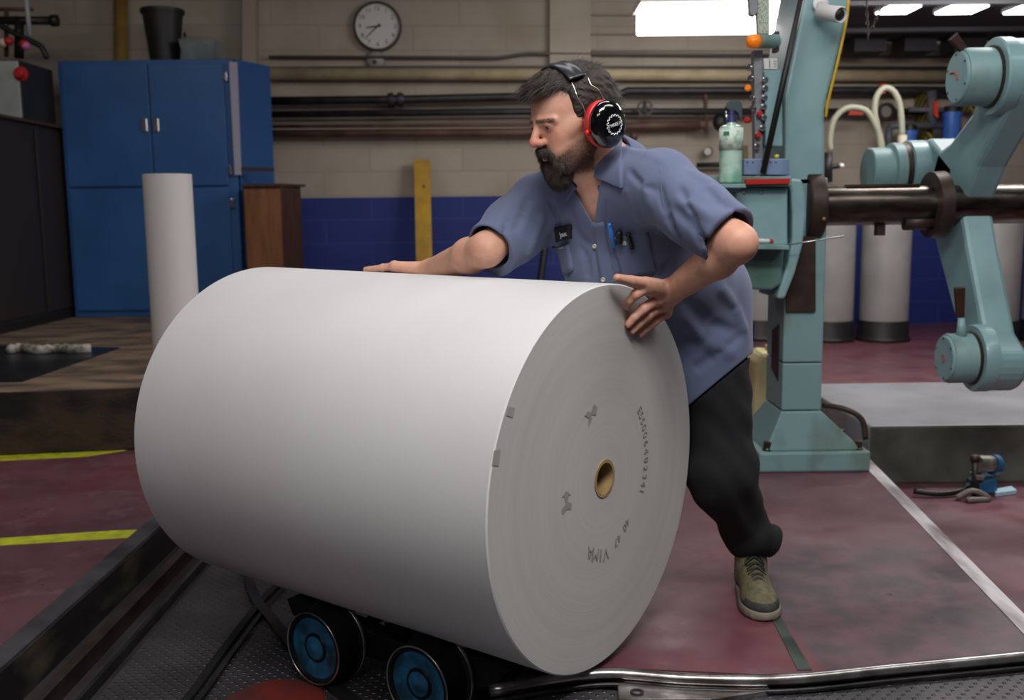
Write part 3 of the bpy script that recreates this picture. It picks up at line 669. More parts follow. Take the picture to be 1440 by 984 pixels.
# shelf boxes and tray
bg = M('blue_grey_box_paint', '#7c8fb0', .5, col2='#6a7c9c', scale=10)
for (x0_, x1_, lab) in ((1046, 1072, 'small blue grey terminal box left of the black rod'), (1078, 1110, 'small blue grey terminal box right of the black rod')):
    t = thing('terminal_box', lab, 'box', P((x0_+x1_)/2, 246, 3.92), 'boxes on the machine shelf')
    MB().prism(pxpoly([(x0_, 223), (x1_, 223), (x1_, 246), (x0_, 246)], 3.86), (0, .12, 0)).build('body', bg, t, bevel=.004)
    for xx in (x0_+5, x0_+13):
        c = P(xx, 228, 3.86); MB().lathe(c, (0, -1, 0), [(0, .003), (.002, .003)], 8).build('screw', rustp, t)
tag(MB().lathe(P(1092, 222, 3.9), (0, 0, 1), [(0, .009), (.01, .009), (.013, .004)], 14).build('push_button', M('yellow_button', '#e3cf20', .4), smooth=True), 'small yellow button on the terminal box by the black rod', 'button')
tr = thing('red_tray', 'shallow clear tray with red edge on the machine shelf', 'tray', P(1078, 262, 3.8))
MB().prism(pxpoly([(1045, 249), (1112, 249), (1112, 252), (1045, 252)], 3.80), (0, .13, 0)).build('tray_rim', M('pale_tray', '#a9c4c6', .4), tr)
MB().prism(pxpoly([(1049, 252), (1111, 251), (1111, 258), (1049, 259)], 3.758), (0, .018, 0)).build('red_edge', red, tr)
tag(MB().tube([P(1131, -20, 3.8), P(1073, 244, 3.8)], .0115, 14).build('black_rod', blk, smooth=True), 'long thin black rod leaning in front of the reel stand column', 'rod')
tag(MB().tube(catmull([P(1193, 0, 3.96), P(1190, 30, 3.96), P(1176, 95, 3.96), P(1165, 140, 3.97), P(1161, 165, 3.98)], 6), .006, 8).build('yellow_cable', M('yellow_cable', '#c9a51c', .4), smooth=True), 'yellow cable hanging down the right edge of the column', 'cable')
rd = thing('thin_rod', 'thin pale rod sticking out from the housing under the collar', 'rod', P(1145, 340, 3.8))
MB().tube([P(1096, 346, 3.8), P(1186, 332, 3.75)], .0028, 8).build('rod', chrome, rd, True)
mk = thing('marker_pen', 'white marker pen with red cap on the ledge under the housing', 'marker', P(1075, 342, 3.78))
MB().tube([P(1060, 338, 3.78), P(1082, 339, 3.78)], .008, 12).build('barrel', white, mk, True)
MB().tube([P(1082, 339, 3.78), P(1087, 339, 3.78)], .0085, 12).build('cap', red, mk, True)
MB().prism(pxpoly([(1040, 343), (1110, 345), (1110, 351), (1040, 350)], 3.74), (0, .1, 0)).build('ledge', teal2, rs, bevel=.002)
# spray bottle
sb = thing('spray_bottle', 'spray bottle with pale green liquid on the machine shelf', 'bottle', P(1027, 258, 3.73))
MB().prism(pxpoly([(1004, 258.5), (1049, 258.5), (1049, 264), (1004, 264)], 3.67), (0, .11, 0)).build('ledge', teal2, rs, bevel=.002)
bb = P(1027, 258, 3.73); pxm = 3.73/FPX; bot = M('cloudy_green_bottle', '#b9d8c6', .25, col2='#6fae93', scale=14, lo=.4, hi=.65, coat=.4)
Hh = 80*pxm
MB().lathe(bb, (0, 0, 1), [(0, .036), (.006, .041), (Hh*.62, .042), (Hh*.9, .043), (Hh*.97, .040), (Hh, .018), (Hh+.01, .016)], 32).build('body', bot, sb, 'auto')
MB().lathe(bb, (0, 0, 1), [(.12, .0425), (.12, .0435), (.20, .0438), (.20, .0428)], 32).build('label', M('pale_label', '#d5ded2', .6, col2='#9cc5ae', scale=45, lo=.5, hi=.6), sb, True)
gl = MB().box(bb+np.array([-.043, -.02, .155]), bb+np.array([-.02, -.0435+.0, .168]) ) 
MB().prism([bb+np.array([-.034, -.028, .172]), bb+np.array([-.016, -.0415, .172]), bb+np.array([-.016, -.0415, .186]), bb+np.array([-.034, -.028, .186])], (-.001, -.002, 0)).build('label_print', M('green_print', '#2e8f5f', .5), sb)
MB().lathe(bb+np.array([0, 0, Hh+.008]), (0, 0, 1), [(0, .018), (.022, .017), (.026, .012), (.045, .012)], 20).build('collar', M('purple_cap', '#3b3568', .4), sb, 'auto')
t0 = bb+np.array([0, 0, Hh+.04])
MB().prism([t0+np.array(v) for v in [(-.024, -.012, .02), (-.012, -.012, .045), (.026, -.012, .046), (.036, -.012, .035), (.038, -.012, -.02), (.028, -.012, -.022), (.022, -.012, .0), (.01, -.012, .008), (-.01, -.012, .01)]], (0, .024, 0)).build('trigger_head', M('dark_trigger_plastic', '#3c4850', .4), sb, bevel=.003)
MB().tube([t0+np.array([-.02, 0, .012]), t0+np.array([-.018, 0, -.02]), t0+np.array([-.01, 0, -.03])], .004, 8).build('trigger', chrome, sb, True)
# security camera
sk = thing('security_camera', 'white bullet security camera on the upper column', 'camera', P(1160, 20, 3.9))
MB().lathe(P(1153, 6, 3.99), (0, -1, 0), [(0, .03), (.012, .03), (.016, .024)], 28).build('mount_disc', white, sk, 'auto')
MB().tube([P(1153, 6, 3.97), P(1154, 16, 3.93)], .012, 12).build('bracket', white, sk, True)
c0, c1 = P(1153, 17, 3.96), P(1183, 21, 3.84)
body = MB().lathe(c0, c1-c0, [(0, .024), (.01, .03), (np.linalg.norm(c1-c0)-.004, .03), (np.linalg.norm(c1-c0), .028), (np.linalg.norm(c1-c0)-.01, .024), (np.linalg.norm(c1-c0)-.012, 0)], 32).build('body', white, sk, 'auto')
dd = (c1-c0)/np.linalg.norm(c1-c0)
MB().lathe(c1-dd*.012, dd, [(0, .022), (.006, .020), (.008, .0)], 24).build('lens', blk, body, True)
# chains beside the column
def chain(px0, px1, Y, n, label):
    a, b = P(*px0, Y), P(*px1, Y); m = MB()
    for i in range(n):
        c = a+(b-a)*i/(n-1); d = (b-a)/np.linalg.norm(b-a); s = np.array([0, 1, 0.]) if i % 2 else np.cross(d, (0, 1, 0)); L = np.linalg.norm(b-a)/(n-1)*.66
        m.tube([c+d*L*math.cos(t)+s*.006*math.sin(t) for t in np.linspace(0, 2*math.pi, 11)], .0018, 6)
    tag(m.build('hanging_chain', shaftm, smooth=True), label, 'chain', 'chains by the column')
chain((1217, -30), (1221, 52), 4.6, 14, 'short bright chain hanging straight down right of the column')
chain((1241, 8), (1227, 38), 4.6, 7, 'short bright chain hanging at a slant below the dark deck')
# cream jug behind column
jg = thing('plastic_jug', 'cream plastic jug on the floor behind the reel stand foot', 'jug', P(1072, 590, 4.9))
jm = M('cream_plastic', '#d8cf9c', .45, col2='#c0b07a', scale=8)
jb = G(1078, 602, 0); MB().prism([jb+np.array([x, 0, z]) for x, z in [(-.07, 0), (.09, 0), (.09, .3), (.06, .37), (-.03, .38), (-.065, .33)]], (0, .2, 0)).build('body', jm, jg, bevel=.025)
MB().lathe(jb+np.array([.03, .1, .37]), (0, 0, 1), [(0, .02), (.03, .02)], 16).build('cap', jm, jg)
# little pump at right
pm = thing('pump_unit', 'small greasy pump with blue base and black hoses on the lower floor', 'pump', G(1385, 700, -.12))
gb = G(1390, 698, -.12); Yp = gb[1]
motor = M('grimy_motor_metal', '#9a978d', .4, .5, col2='#4a4640', scale=14); bluem = M('grimy_blue_paint', '#1f5f8c', .45, col2='#174058', scale=12)
MB().prism(pxpoly([(1374, 680), (1403, 672), (1403, 692), (1374, 697)], Yp), (0, .1, 0)).build('pump_base', bluem, pm, bevel=.005)
MB().cyl(P(1374, 652, Yp), P(1394, 652, Yp+.02), .035).build('motor', motor, pm, 'auto')
MB().cyl(P(1394, 653, Yp+.02), P(1401, 653, Yp+.03), .042).build('motor_end', bluem, pm, 'auto')
MB().cyl(P(1371, 644, Yp), P(1372, 700, Yp), .014).build('pipe', M('rusty_dark', '#2c2320', .5), pm, True)
MB().cyl(P(1371, 640, Yp), P(1371, 648, Yp), .018).build('pipe_cap', rustp, pm, True)
MB().prism(pxpoly([(1372, 668), (1386, 668), (1384, 676), (1374, 676)], Yp-.02), (0, .06, 0)).build('valve_block', motor, pm, bevel=.004)
MB().tube(catmull([P(1285, 690, Yp), P(1320, 694, Yp-.02), P(1350, 690, Yp), P(1362, 682, Yp), P(1370, 690, Yp)], 6), .012, 10).build('hose', blk, pm, True)
MB().tube(catmull([P(1345, 700, Yp-.06), P(1368, 690, Yp-.07), P(1390, 701, Yp-.08), P(1360, 703, Yp-.1)], 6), .012, 10).build('hose', M('grey_hose', '#6b6260', .5), pm, True)
tag(MB().prism([G(x, y, -.116) for x, y in [(1396, 694), (1422, 689), (1430, 695), (1400, 699)]], (0, 0, .02)).build('pale_tray', M('pale_blue_tray', '#a8c4cf', .4), bevel=.003), 'small pale blue tray on the lower floor beside the pump', 'tray')

# ================================================================== PLATFORM AND CABINETS AT LEFT
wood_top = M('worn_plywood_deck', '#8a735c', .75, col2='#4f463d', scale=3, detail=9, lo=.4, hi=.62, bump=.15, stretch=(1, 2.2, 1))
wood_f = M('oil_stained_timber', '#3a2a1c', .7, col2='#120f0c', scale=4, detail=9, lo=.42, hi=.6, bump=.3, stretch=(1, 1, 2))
PZ = .294
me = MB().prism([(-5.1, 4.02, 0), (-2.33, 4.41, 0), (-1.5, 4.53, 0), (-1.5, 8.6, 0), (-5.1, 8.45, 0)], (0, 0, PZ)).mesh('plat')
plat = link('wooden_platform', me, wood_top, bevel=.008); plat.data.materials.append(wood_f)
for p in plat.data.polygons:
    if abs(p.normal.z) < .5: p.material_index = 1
tag(plat, 'low worn wooden platform with oil dark front at left', 'platform')
tag(MB().prism([G(x, y, PZ) for x, y in [(-75, 500), (-30, 487), (168, 490), (32, 537), (-75, 540)]], (0, 0, .008)).build('steel_sheet', M('dark_steel_sheet', '#3a3b42', .35, .6, col2='#25262b', scale=4), bevel=.002), 'dark steel sheet lying on the wooden platform', 'sheet')
cpm = M('crumpled_white_paper', '#b5b0a8', .8, col2='#6f6a60', scale=16, lo=.45, hi=.6)
m = MB(); pts = [G(x, y, PZ+.03) for x, y in [(12, 492), (30, 489), (55, 492), (80, 490), (105, 491), (128, 490)]]
m.tube(catmull(pts, 4), .02, 12, rr=[.012+.014*abs(math.sin(i*1.7))+.006 for i in range(21)])
tag(m.build('paper_scrap', cpm, smooth=True), 'crumpled pale paper scrap lying on the dark steel sheet', 'paper scrap')
# upright paper roll
tube_c = np.array([P(244, 400, 5.0)[0], 5.0, PZ]); th_ = P(240, 245, 5.0)[2]-PZ
up = thing('standing_paper_roll', 'slim white paper roll standing upright on the wooden platform', 'paper roll', tube_c)
MB().lathe(tube_c, (0, 0, 1), [(0, .117), (th_, .117), (th_, .04), (th_-.05, .038)], 56).build('paper_wrap', M('white_paper_wrap', '#d2cecb', .7), up, 'auto')
MB().lathe(tube_c, (0, 0, 1), [(0, .038), (th_-.002, .038), (th_-.002, .03), (.0, .03)], 30).build('core_tube', kraft, up, 'auto')
# blue cabinet
bl = M('blue_cabinet_enamel', '#2e6099', .45, col2='#28548a', scale=2, detail=5); bl2 = M('blue_shaded_side_enamel', '#1c4d86', .45)  # second blue is a darker copy, shade of the side put into the colour
YB = 7.8; cab = thing('storage_cabinet', 'tall blue steel cabinet with four doors on the platform', 'cabinet', (-2.82, 8.0, PZ))
zT = P(212, 84, YB)[2]; xL, xR = P(102, 100, YB)[0], P(327, 100, YB)[0]; xL = -3.43
MB().box((xL, YB, PZ), (xR, YB+.55, zT)).build('body', bl, cab, bevel=.006)
zm = P(212, 264, YB)[2]; xm = P(213, 170, YB)[0]; xr2 = P(318, 170, YB)[0]
for (a, b, z0, z1) in ((xL+.03, xm-.004, zm+.012, zT-.03), (xm+.004, xr2, zm+.012, zT-.03), (xL+.03, xm-.004, PZ+.05, zm-.012), (xm+.004, xr2, PZ+.05, zm-.012)):
    d = MB().box((a, YB-.022, z0), (b, YB-.002, z1)).build('door', bl, cab, bevel=.005)
    hx = b-.04 if a < xm-.1 else a+.04; hz = P(205, 176, YB)[2] if z0 > zm else P(205, 330, YB)[2]
    MB().box((hx-.022, YB-.036, hz-.055), (hx+.022, YB-.022, hz+.05)).build('handle', chrome, d, bevel=.006)
for y in (108, 240, 286):
    z = P(318, y, YB)[2]; MB().box((xr2+.002, YB-.03, z-.035), (xr2+.03, YB, z+.035)).build('hinge', chrome, cab, bevel=.004)
a = np.array([P(329, 90, YB)[0], YB+.02, 0]); b = np.array([P(379, 93, 8.14)[0], 8.14, 0])
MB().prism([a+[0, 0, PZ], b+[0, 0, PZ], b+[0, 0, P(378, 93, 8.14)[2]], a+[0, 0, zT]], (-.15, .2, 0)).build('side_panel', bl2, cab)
MB().prism(pxpoly([(322, 87), (333, 87), (339, 246), (330, 246)], YB-.03), (0, .02, 0)).build('pale_strip', M('pale_strip', '#a7a3b4', .6), cab)
MB().prism(pxpoly([(340, 235), (385, 236), (385, 241), (340, 240)], YB-.03), (0, .02, 0)).build('latch_bar', M('brown_bar', '#3c2a26', .6), cab)
# bin and tub on the cabinet
bn = thing('waste_bin', 'tall black waste bin standing on the blue cabinet', 'bin', (P(232, 80, 8.1)[0], 8.1, zT))
bx = P(232, 80, 8.1)[0]; hb = P(232, 14, 8.1)[2]-zT
m = MB(); r0, r1 = .11, .155
for nm, pr, mt_ in (('body', [(0, r0), (hb-.02, r1), (hb-.02, r1-.008), (.01, r0-.008), (.01, 0)], blk), ('rim', [(hb-.03, r1+.012), (hb, r1+.014), (hb, r1-.01), (hb-.03, r1-.008)], blk)):
    MB().lathe((bx, 8.1, zT), (0, 0, 1), pr, 4 if False else 24).build(nm, M('black_bin_plastic', '#1d1c1c', .5), bn, 'auto')
MB().lathe((bx+.16, 8.1, zT+hb*.55), (1, 0, 0), [(0, .02), (.01, .02)], 12).build('handle', blk, bn)
tb = thing('plastic_tub', 'low grey plastic tub on the blue cabinet beside the bin', 'tub', (P(279, 80, 8.05)[0], 8.05, zT))
tx = P(283, 80, 8.05)[0]; ht = P(279, 57, 8.0)[2]-zT
MB().lathe((tx, 8.08, zT), (0, 0, 1), [(0, .16), (ht, .195), (ht+.005, .20), (ht+.005, .185), (.02, .15), (.02, 0)], 4, sx=(1, 1, 0)).build('body', M('grey_tub_plastic', '#7b8488', .5, col2='#646c70', scale=9), tb, bevel=.02)
# dark cabinet and grey control box at far left
dc1 = M('charcoal_cabinet', '#2b2a2c', .5, col2='#201f20', scale=3)
dkc = thing('switch_cabinet', 'large charcoal electrical cabinet at far left', 'cabinet', (-4.2, 7.0, PZ))
zc = P(60, 168, 7.3)[2]
MB().box((-4.9, 5.6, PZ), (-3.47, 8.28, zc)).build('body', dc1, dkc, bevel=.01)
for y0 in (5.7, 6.55, 7.42):
    MB().box((-3.47, y0, PZ+.08), (-3.455, y0+.8, zc-.05)).build('door', M('dark_brown_door', '#2e2622', .5), dkc, bevel=.004)
MB().box((-4.9, 5.5, PZ), (-3.452, 8.3, PZ+.05)).build('base', M('dark_base', '#151313', .6), dkc)
MB().box((-3.455, 6.2, zc-.02), (-3.43, 8.2, zc+.0)).build('edge_rail', M('brown_edge', '#4a3526', .6), dkc)
gx = thing('grey_control_box', 'light grey electrical box with red stop button on the charcoal cabinet', 'electrical box', (-3.66, 7.5, zc))
z2 = P(40, 84, 7.28)[2]
MB().box((-3.86, 7.28, zc), (-3.47, 7.8, z2)).build('body', dc1, gx, bevel=.006)
MB().box((-3.85, 7.262, zc+.01), (-3.475, 7.28, z2-.008)).build('front_panel', M('light_grey_enamel', '#a5aaa8', .45, col2='#8f9492', scale=4), gx, bevel=.006)
bt = P(30, 104, 7.27); MB().lathe(bt, (0, -1, 0), [(0, .05), (.012, .05), (.014, .03), (.05, .034), (.058, .025)], 24).build('stop_button', red, gx, 'auto')
tag(MB().box((-4.5, 7.2, zc), (-3.9, 7.8, z2+.01)).build('grey_housing', M('dim_grey_enamel', '#55565a', .5), bevel=.008), 'dark grey metal housing left of the box with the red stop button', 'housing')
# pump gear above the left boxes
ag = thing('air_fitting', 'tangle of black pipes and red valves above the grey control box', 'pipe fitting', P(30, 84, 7.5))
MB().tube([P(-20, 29, 7.5), P(76, 29, 7.5)], .03, 14).build('pipe', blk, ag, True)
MB().tube([P(72, 29, 7.5), P(81, 29, 7.5)], .042, 14).build('pipe_cap', blk, ag, True)
MB().tube([P(-20, 13, 7.5), P(46, 13, 7.5)], .014, 10).build('thin_pipe', M('dull_red_pipe', '#5c3c38', .5), ag, True)
MB().tube([P(9, 13, 7.5), P(9, 80, 7.5)], .016, 10).build('thin_pipe', M('dull_red_pipe', '#5c3c38', .5), ag, True)
MB().tube([P(27, 24, 7.5), P(27, 82, 7.5)], .034, 14).build('valve_body', blk, ag, True)
MB().tube([P(35, -20, 7.45), P(42, 50, 7.45)], .016, 10).build('pale_conduit', M('pale_grey_conduit', '#a2a5ad', .5), ag, True)
MB().tube(catmull([P(-10, 30, 7.4), P(15, 44, 7.4), P(40, 56, 7.4), P(58, 66, 7.4), P(66, 82, 7.4)], 6), .02, 12).build('cable', blk, ag, True)
for x, y, mm_ in ((12, 58, red), (34, 62, red), (4, 60, M('pale_pink_lamp', '#cdbcae', .4)), (36, 64, M('pink_lamp', '#c86aa0', .4))):
    MB().sphere(P(x, y, 7.38), .032).build('indicator', mm_, ag, True)
# wooden box right of cabinet
wd = thing('wooden_box', 'small brown wooden cabinet beside the blue cabinet', 'cabinet', (P(385, 300, 7.7)[0], 7.8, PZ))
wood = M('lit_orange_brown_wood', '#8a5a34', .5, col2='#6f4426', scale=3, stretch=(6, 6, 1), detail=5); wood2 = M('shaded_brown_wood', '#4a3024', .6, col2='#382318', scale=3, stretch=(6, 6, 1))  # lit front and shaded side put into two tones of one wood
a, b, c = P(343, 300, 7.6), P(398, 300, 7.6), P(424, 300, 7.9)
a, b, c = [np.array([v[0], v[1], PZ]) for v in (a, b, c)]; hz = P(380, 262, 7.6)[2]-PZ
MB().prism([a, b, c, a+[.1, .35, 0]], (0, 0, hz)).build('body', wood2, wd)
MB().prism([a+[.01, 0, .02], b+[-.012, 0, .02], b+[-.012, 0, hz-.02], a+[.01, 0, hz-.02]], (0, -.015, 0)).build('door', wood, wd, bevel=.003)
MB().prism([a+[-.01, -.02, hz], b+[.0, -.02, hz], c+[.04, .0, hz], a+[.1, .36, hz]], (0, 0, .02)).build('top_board', wood2, wd)
MB().sphere((a+b)/2+np.array([.0, -.025, hz*.35]), .02).build('knob', wood, wd, True)
# yellow board against the wall
yb = thing('yellow_board', 'tall narrow yellow board leaning against the back wall', 'board', P(594, 470, 8.6))
y0 = P(582, 224, 8.7); y1 = P(605, 224, 8.7)
MB().prism([(y0[0]+.02, 8.45, 0), (y1[0]+.02, 8.45, 0), (y1[0]-.005, 8.70, y1[2]), (y0[0], 8.70, y0[2])], (0, .03, 0)).build('board', M('mustard_yellow_paint', '#c49a12', .5, col2='#a37e10', scale=6), yb)
for t in (.3, .85):
    c = np.array([(y0[0]+y1[0])/2+.012, 8.45+.25*t, y1[2]*t]); MB().lathe(c, (0, -1, 0), [(0, .012), (.006, .01)], 10).build('bolt_hole', blk, yb)
# leaning dark stick behind man
tag(MB().tube([P(757, 460, 8.4), P(759, 400, 8.4), P(766, 350, 8.5), P(768, 320, 8.5)], .03, 10).build('dark_post', blk, smooth=True), 'dark post standing behind the man in front of the blue wainscot', 'post')

# ================================================================== BACK WALL: PIPES, CLOCK, FILTERS
def wpipe(pts, r, mat, name, label, off=.12, cat='pipe', par=None, grp='pipes along the back wall'):
    p = [WP(x, y, off) for x, y in pts]
    o = MB().tube(p, r, 16).build(name, mat, par, True)
    if par is None: tag(o, label, cat, grp)
    return o
beige = M('beige_pipe_lagging', '#c2b493', .6, col2='#a8997a', scale=5); blackp = M('black_iron_pipe', '#242427', .45, .3, col2='#3a393b', scale=7)
brownp = M('brown_rusty_pipe', '#54382e', .6, col2='#6b5344', scale=6); thin = M('thin_grey_conduit', '#5f5c5a', .5, .3)
greyp = M('grey_pvc_pipe', '#53565e', .5)
wpipe([(378, 104), (860, 105), (1345, 107)], .052, beige, 'lagged_pipe', 'thick beige lagged pipe, the thickest along the back wall', .09)
wpipe([(378, 96), (620, 94), (1345, 95)], .012, thin, 'conduit', 'thin dark conduit lying along the top of the beige pipe', .05)
wpipe([(378, 80), (700, 81), (740, 75), (1345, 80)], .013, thin, 'conduit', 'thin grey conduit just under the clock', .05)
p1 = wpipe([(378, 142), (556, 140), (735, 136), (862, 137), (882, 128), (1300, 127), (1345, 128)], .036, blackp, 'iron_pipe', 'upper black iron pipe with a flanged joint', .16)
wpipe([(378, 161), (735, 157), (1345, 157)], .03, blackp, 'iron_pipe', 'lower black iron pipe just above the brown pipes', .16)
p2 = wpipe([(378, 188), (735, 186), (900, 177), (983, 175)], .034, brownp, 'rusty_pipe', 'brown rusty pipe ending in a blank cap right of the man', .14)
wpipe([(378, 178), (735, 176), (870, 172)], .016, brownp, 'rusty_pipe', 'thinner brown pipe resting on the rusty pipe behind the man', .2)
fa, fb = WP(545, 141, .16), WP(568, 140, .16); fd = (fb-fa)/np.linalg.norm(fb-fa); fl_ = np.linalg.norm(fb-fa)
MB().lathe(fa, fd, [(0, .05), (.02, .062), (.05, .062), (.055, .045), (fl_-.055, .045), (fl_-.05, .062), (fl_-.02, .062), (fl_, .05)], 20).build('flange', blackp, p1, 'auto')
wpipe([(992, 128), (992, 152), (993, 186)], .018, brownp, 'riser_pipe', 'short vertical rusty pipe dropping from the upper black pipe', .16)
wpipe([(906, 140), (907, 160)], .016, blackp, 'riser_pipe', 'short black riser carrying the round valve wheel', .16)
def ring(c, n, R, r, seg=28):
    n = np.array(n)/np.linalg.norm(n); u = np.cross(n, (0, 0, 1)); u /= np.linalg.norm(u); w = np.cross(n, u)
    m = MB(); m.tube([c+(u*math.cos(t)+w*math.sin(t))*R for t in np.linspace(0, 2*math.pi, seg)], r, 8); return m, u, w
vw = thing('valve_wheel', 'small round valve handwheel on the black pipes right of the man', 'valve', WP(907, 158, .22))
m, u, w = ring(WP(907, 152, .24), _wn, .062, .009); m.build('wheel_rim', thin, vw, True)
cc = WP(907, 152, .24); m = MB()
for t in range(4): m.tube([cc, cc+(u*math.cos(t*math.pi/2+.4)+w*math.sin(t*math.pi/2+.4))*.062], .005, 6)
m.build('spokes', thin, vw)
MB().cyl(WP(907, 152, .16), cc, .01).build('stem', thin, vw)
MB().sphere(WP(891, 192, .2), .04).build('valve_body', M('dull_red_pipe', '#5c3c38', .5), tag(empty('red_valve', WP(891, 190, .2)), 'dull red valve under the brown pipe beside the man', 'valve'), True)
MB().cyl(WP(983, 176, .14), WP(990, 175, .14), .042).build('pipe_cap', brownp, p2, 'auto')
# gauge, small fittings left of machine
gg = thing('pressure_gauge', 'small round pressure gauge on the wall left of the spray bottle', 'gauge', WP(995, 213, .1))
MB().lathe(WP(995, 213, .06), _wn, [(0, .04), (.04, .042), (.045, .036)], 24).build('case', thin, gg, 'auto')
MB().lathe(WP(995, 213, .106), _wn, [(0, .033), (.002, .032)], 24).build('dial', M('gauge_dial', '#b5b2aa', .5), gg)
wpipe([(980, 232), (1062, 231)], .022, blackp, 'iron_pipe', 'short black pipe low on the wall behind the spray bottle', .12)
tag(MB().sphere(WP(1012, 172, .2), .075, sc=(.8, .6, 1)).build('black_valve', blk, smooth=True), 'round black valve body on the wall behind the spray bottle', 'valve')
wpipe([(1047, 205), (1047, 240)], .03, M('olive_pipe', '#6b6440', .6), 'olive_pipe', 'short olive pipe stub left of the control strip', .12)
# clock
ck = thing('wall_clock', 'round wall clock with dark rim high on the back wall', 'clock', WP(531, 70, .05))
cc = WP(531, 38, .01)
MB().lathe(cc, _wn, [(0, .205), (.05, .205), (.055, .198), (.055, .186), (.03, .184)], 56).build('rim', M('dark_clock_rim', '#1d1a18', .4), ck, 'auto')
cfm = M('clock_face', '#c9c8c2', .5); face = MB().lathe(cc, _wn, [(.02, .186), (.032, .186)], 56).build('dial', cfm, ck)
ux, uz = _wt, np.array([0, 0, 1.])
ang = lambda h: (math.sin(h/12*2*math.pi), math.cos(h/12*2*math.pi))
bm_ = M('clock_black', '#1a1a1a', .5)
for h in range(1, 13):
    s, c = ang(h); link('numeral', text_mesh(str(h), .052, cc+_wn*.0335+(ux*s+uz*c)*.148, ux, uz, .001), bm_, face)
def hand(h, L, w, name, mat):
    s, c = ang(h); d = ux*s+uz*c; n = ux*c-uz*s
    MB().prism([cc+_wn*.035-d*.03-n*w, cc+_wn*.035-d*.03+n*w, cc+_wn*.035+d*L+n*w*.5, cc+_wn*.035+d*L-n*w*.5], _wn*.003).build(name, mat, ck)
hand(8.75, .10, .008, 'hour_hand', bm_); hand(7.55, .15, .006, 'minute_hand', bm_); hand(7.5, .15, .002, 'second_hand', red)
wb = thing('alarm_bell', 'small round pale bell under the wall clock', 'bell', WP(528, 96, .05))
MB().lathe(WP(528, 85, 0), _wn, [(0, .082), (.03, .08), (.05, .06), (.056, 0)], 32).build('dome', M('pale_grey_bell', '#8f8d88', .5), wb, True)
MB().lathe(WP(527, 87, .053), _wn, [(0, .018), (.012, .016)], 16).build('screw_cap', blk, wb)
MB().tube([WP(531, 70, .04), WP(523, 76, .03)], .008, 8).build('wire', blk, wb)
# pilasters of the wall and mustard pipe at left
struct(MB().prism([WP(772, -90, 0), WP(829, -90, 0), WP(829, 92, 0), WP(772, 92, 0)], _wn*.06).build('trim_7', M('pale_pilaster', '#b0a798', .7, col2='#a59b8c', scale=3)))
struct(MB().prism([WP(345, -90, 0), WP(364, -90, 0), WP(364, 470, 0), WP(345, 470, 0)], _wn*.14).build('trim_8', M('beige_block_paint', '#9b8f80', .7)))
for y in (20, 47, 70):
    struct(MB().prism([WP(830, y, 0), WP(1060, y, 0), WP(1060, y+2.5, 0), WP(830, y+2.5, 0)], _wn*.02).build('trim_9', M('block_course_ledge', '#8b8072', .7)))  # protruding block courses, slightly darker than the wall
wpipe([(169, -90), (171, 300)], .055, M('mustard_pipe_paint', '#8f6f2c', .6, col2='#7a5e26', scale=5), 'mustard_pipe', 'vertical mustard yellow pipe rising behind the blue cabinet', .1)
# hoses
hosem = M('milky_hose', '#8f917e', .5)
h1 = [(1168, 212), (1167, 195), (1172, 170), (1185, 155), (1200, 151), (1218, 156), (1229, 172), (1238, 195), (1243, 225)]
h2 = [(1240, 225), (1236, 190), (1230, 160), (1232, 138), (1240, 126), (1249, 124), (1259, 132), (1266, 152), (1269, 192)]
for hh, lb in ((h1, 'milky hose looping low beside the column'), (h2, 'milky hose looping high above the rear chuck')):
    tag(MB().tube(catmull([P(x, y, 7.6) for x, y in hh], 6), .023, 14).build('plastic_hose', hosem, smooth=True), lb, 'hose', 'milky hoses by the wall')
tag(MB().cyl(P(1269, 190, 7.6), P(1269, 208, 7.6), .034).build('hose_fitting', M('cream_fitting', '#c8c0ac', .5), smooth='auto'), 'cream fitting at the lower end of the high hose', 'fitting')
yv = thing('pipe_valve_cluster', 'dark vertical valve with side outlet right of the column', 'valve', P(1165, 256, 7.6))
MB().tube([P(1165, 214, 7.6), P(1165, 256, 7.6)], .03, 12).build('body', blackp, yv, True)
MB().tube([P(1165, 250, 7.6), WP(1166, 250, .0)], .02, 12).build('wall_pipe', blackp, yv, True)
MB().tube([P(1165, 235, 7.6), P(1180, 233, 7.6)], .02, 12).build('outlet', blackp, yv, True)
MB().tube([P(1180, 233, 7.6), P(1186, 233, 7.6)], .018, 12).build('nozzle', white, yv, True)
# filter rig
fr = thing('filter_rig', 'grey pipework with red lever and yellow striped brackets on the wall', 'pipework', WP(1300, 210, .2))
for pts, r in ([(1310, 128), (1311, 178)], .04), ([(1250, 178), (1270, 176), (1325, 177)], .03), ([(1250, 178), (1249, 210)], .032), ([(1278, 154), (1345, 155)], .022):
    wpipe(pts, r, greyp, 'pipe', None, .3, par=fr)
MB().prism([WP(x, y, .36) for x, y in [(1311, 142), (1317, 145), (1317, 166), (1312, 163)]], _wn*.03).build('red_lever', M('orange_red_handle', '#c8432c', .45), fr)
MB().prism([WP(x, y, .36) for x, y in [(1193, 153), (1213, 153), (1212, 162), (1192, 162)]], _wn*.03).build('red_handle', M('orange_red_handle', '#c8432c', .45), fr)
MB().prism([WP(x, y, .36) for x, y in [(1235, 119), (1244, 117), (1243, 132), (1238, 132)]], _wn*.03).build('red_handle', M('orange_red_handle', '#c8432c', .45), fr)
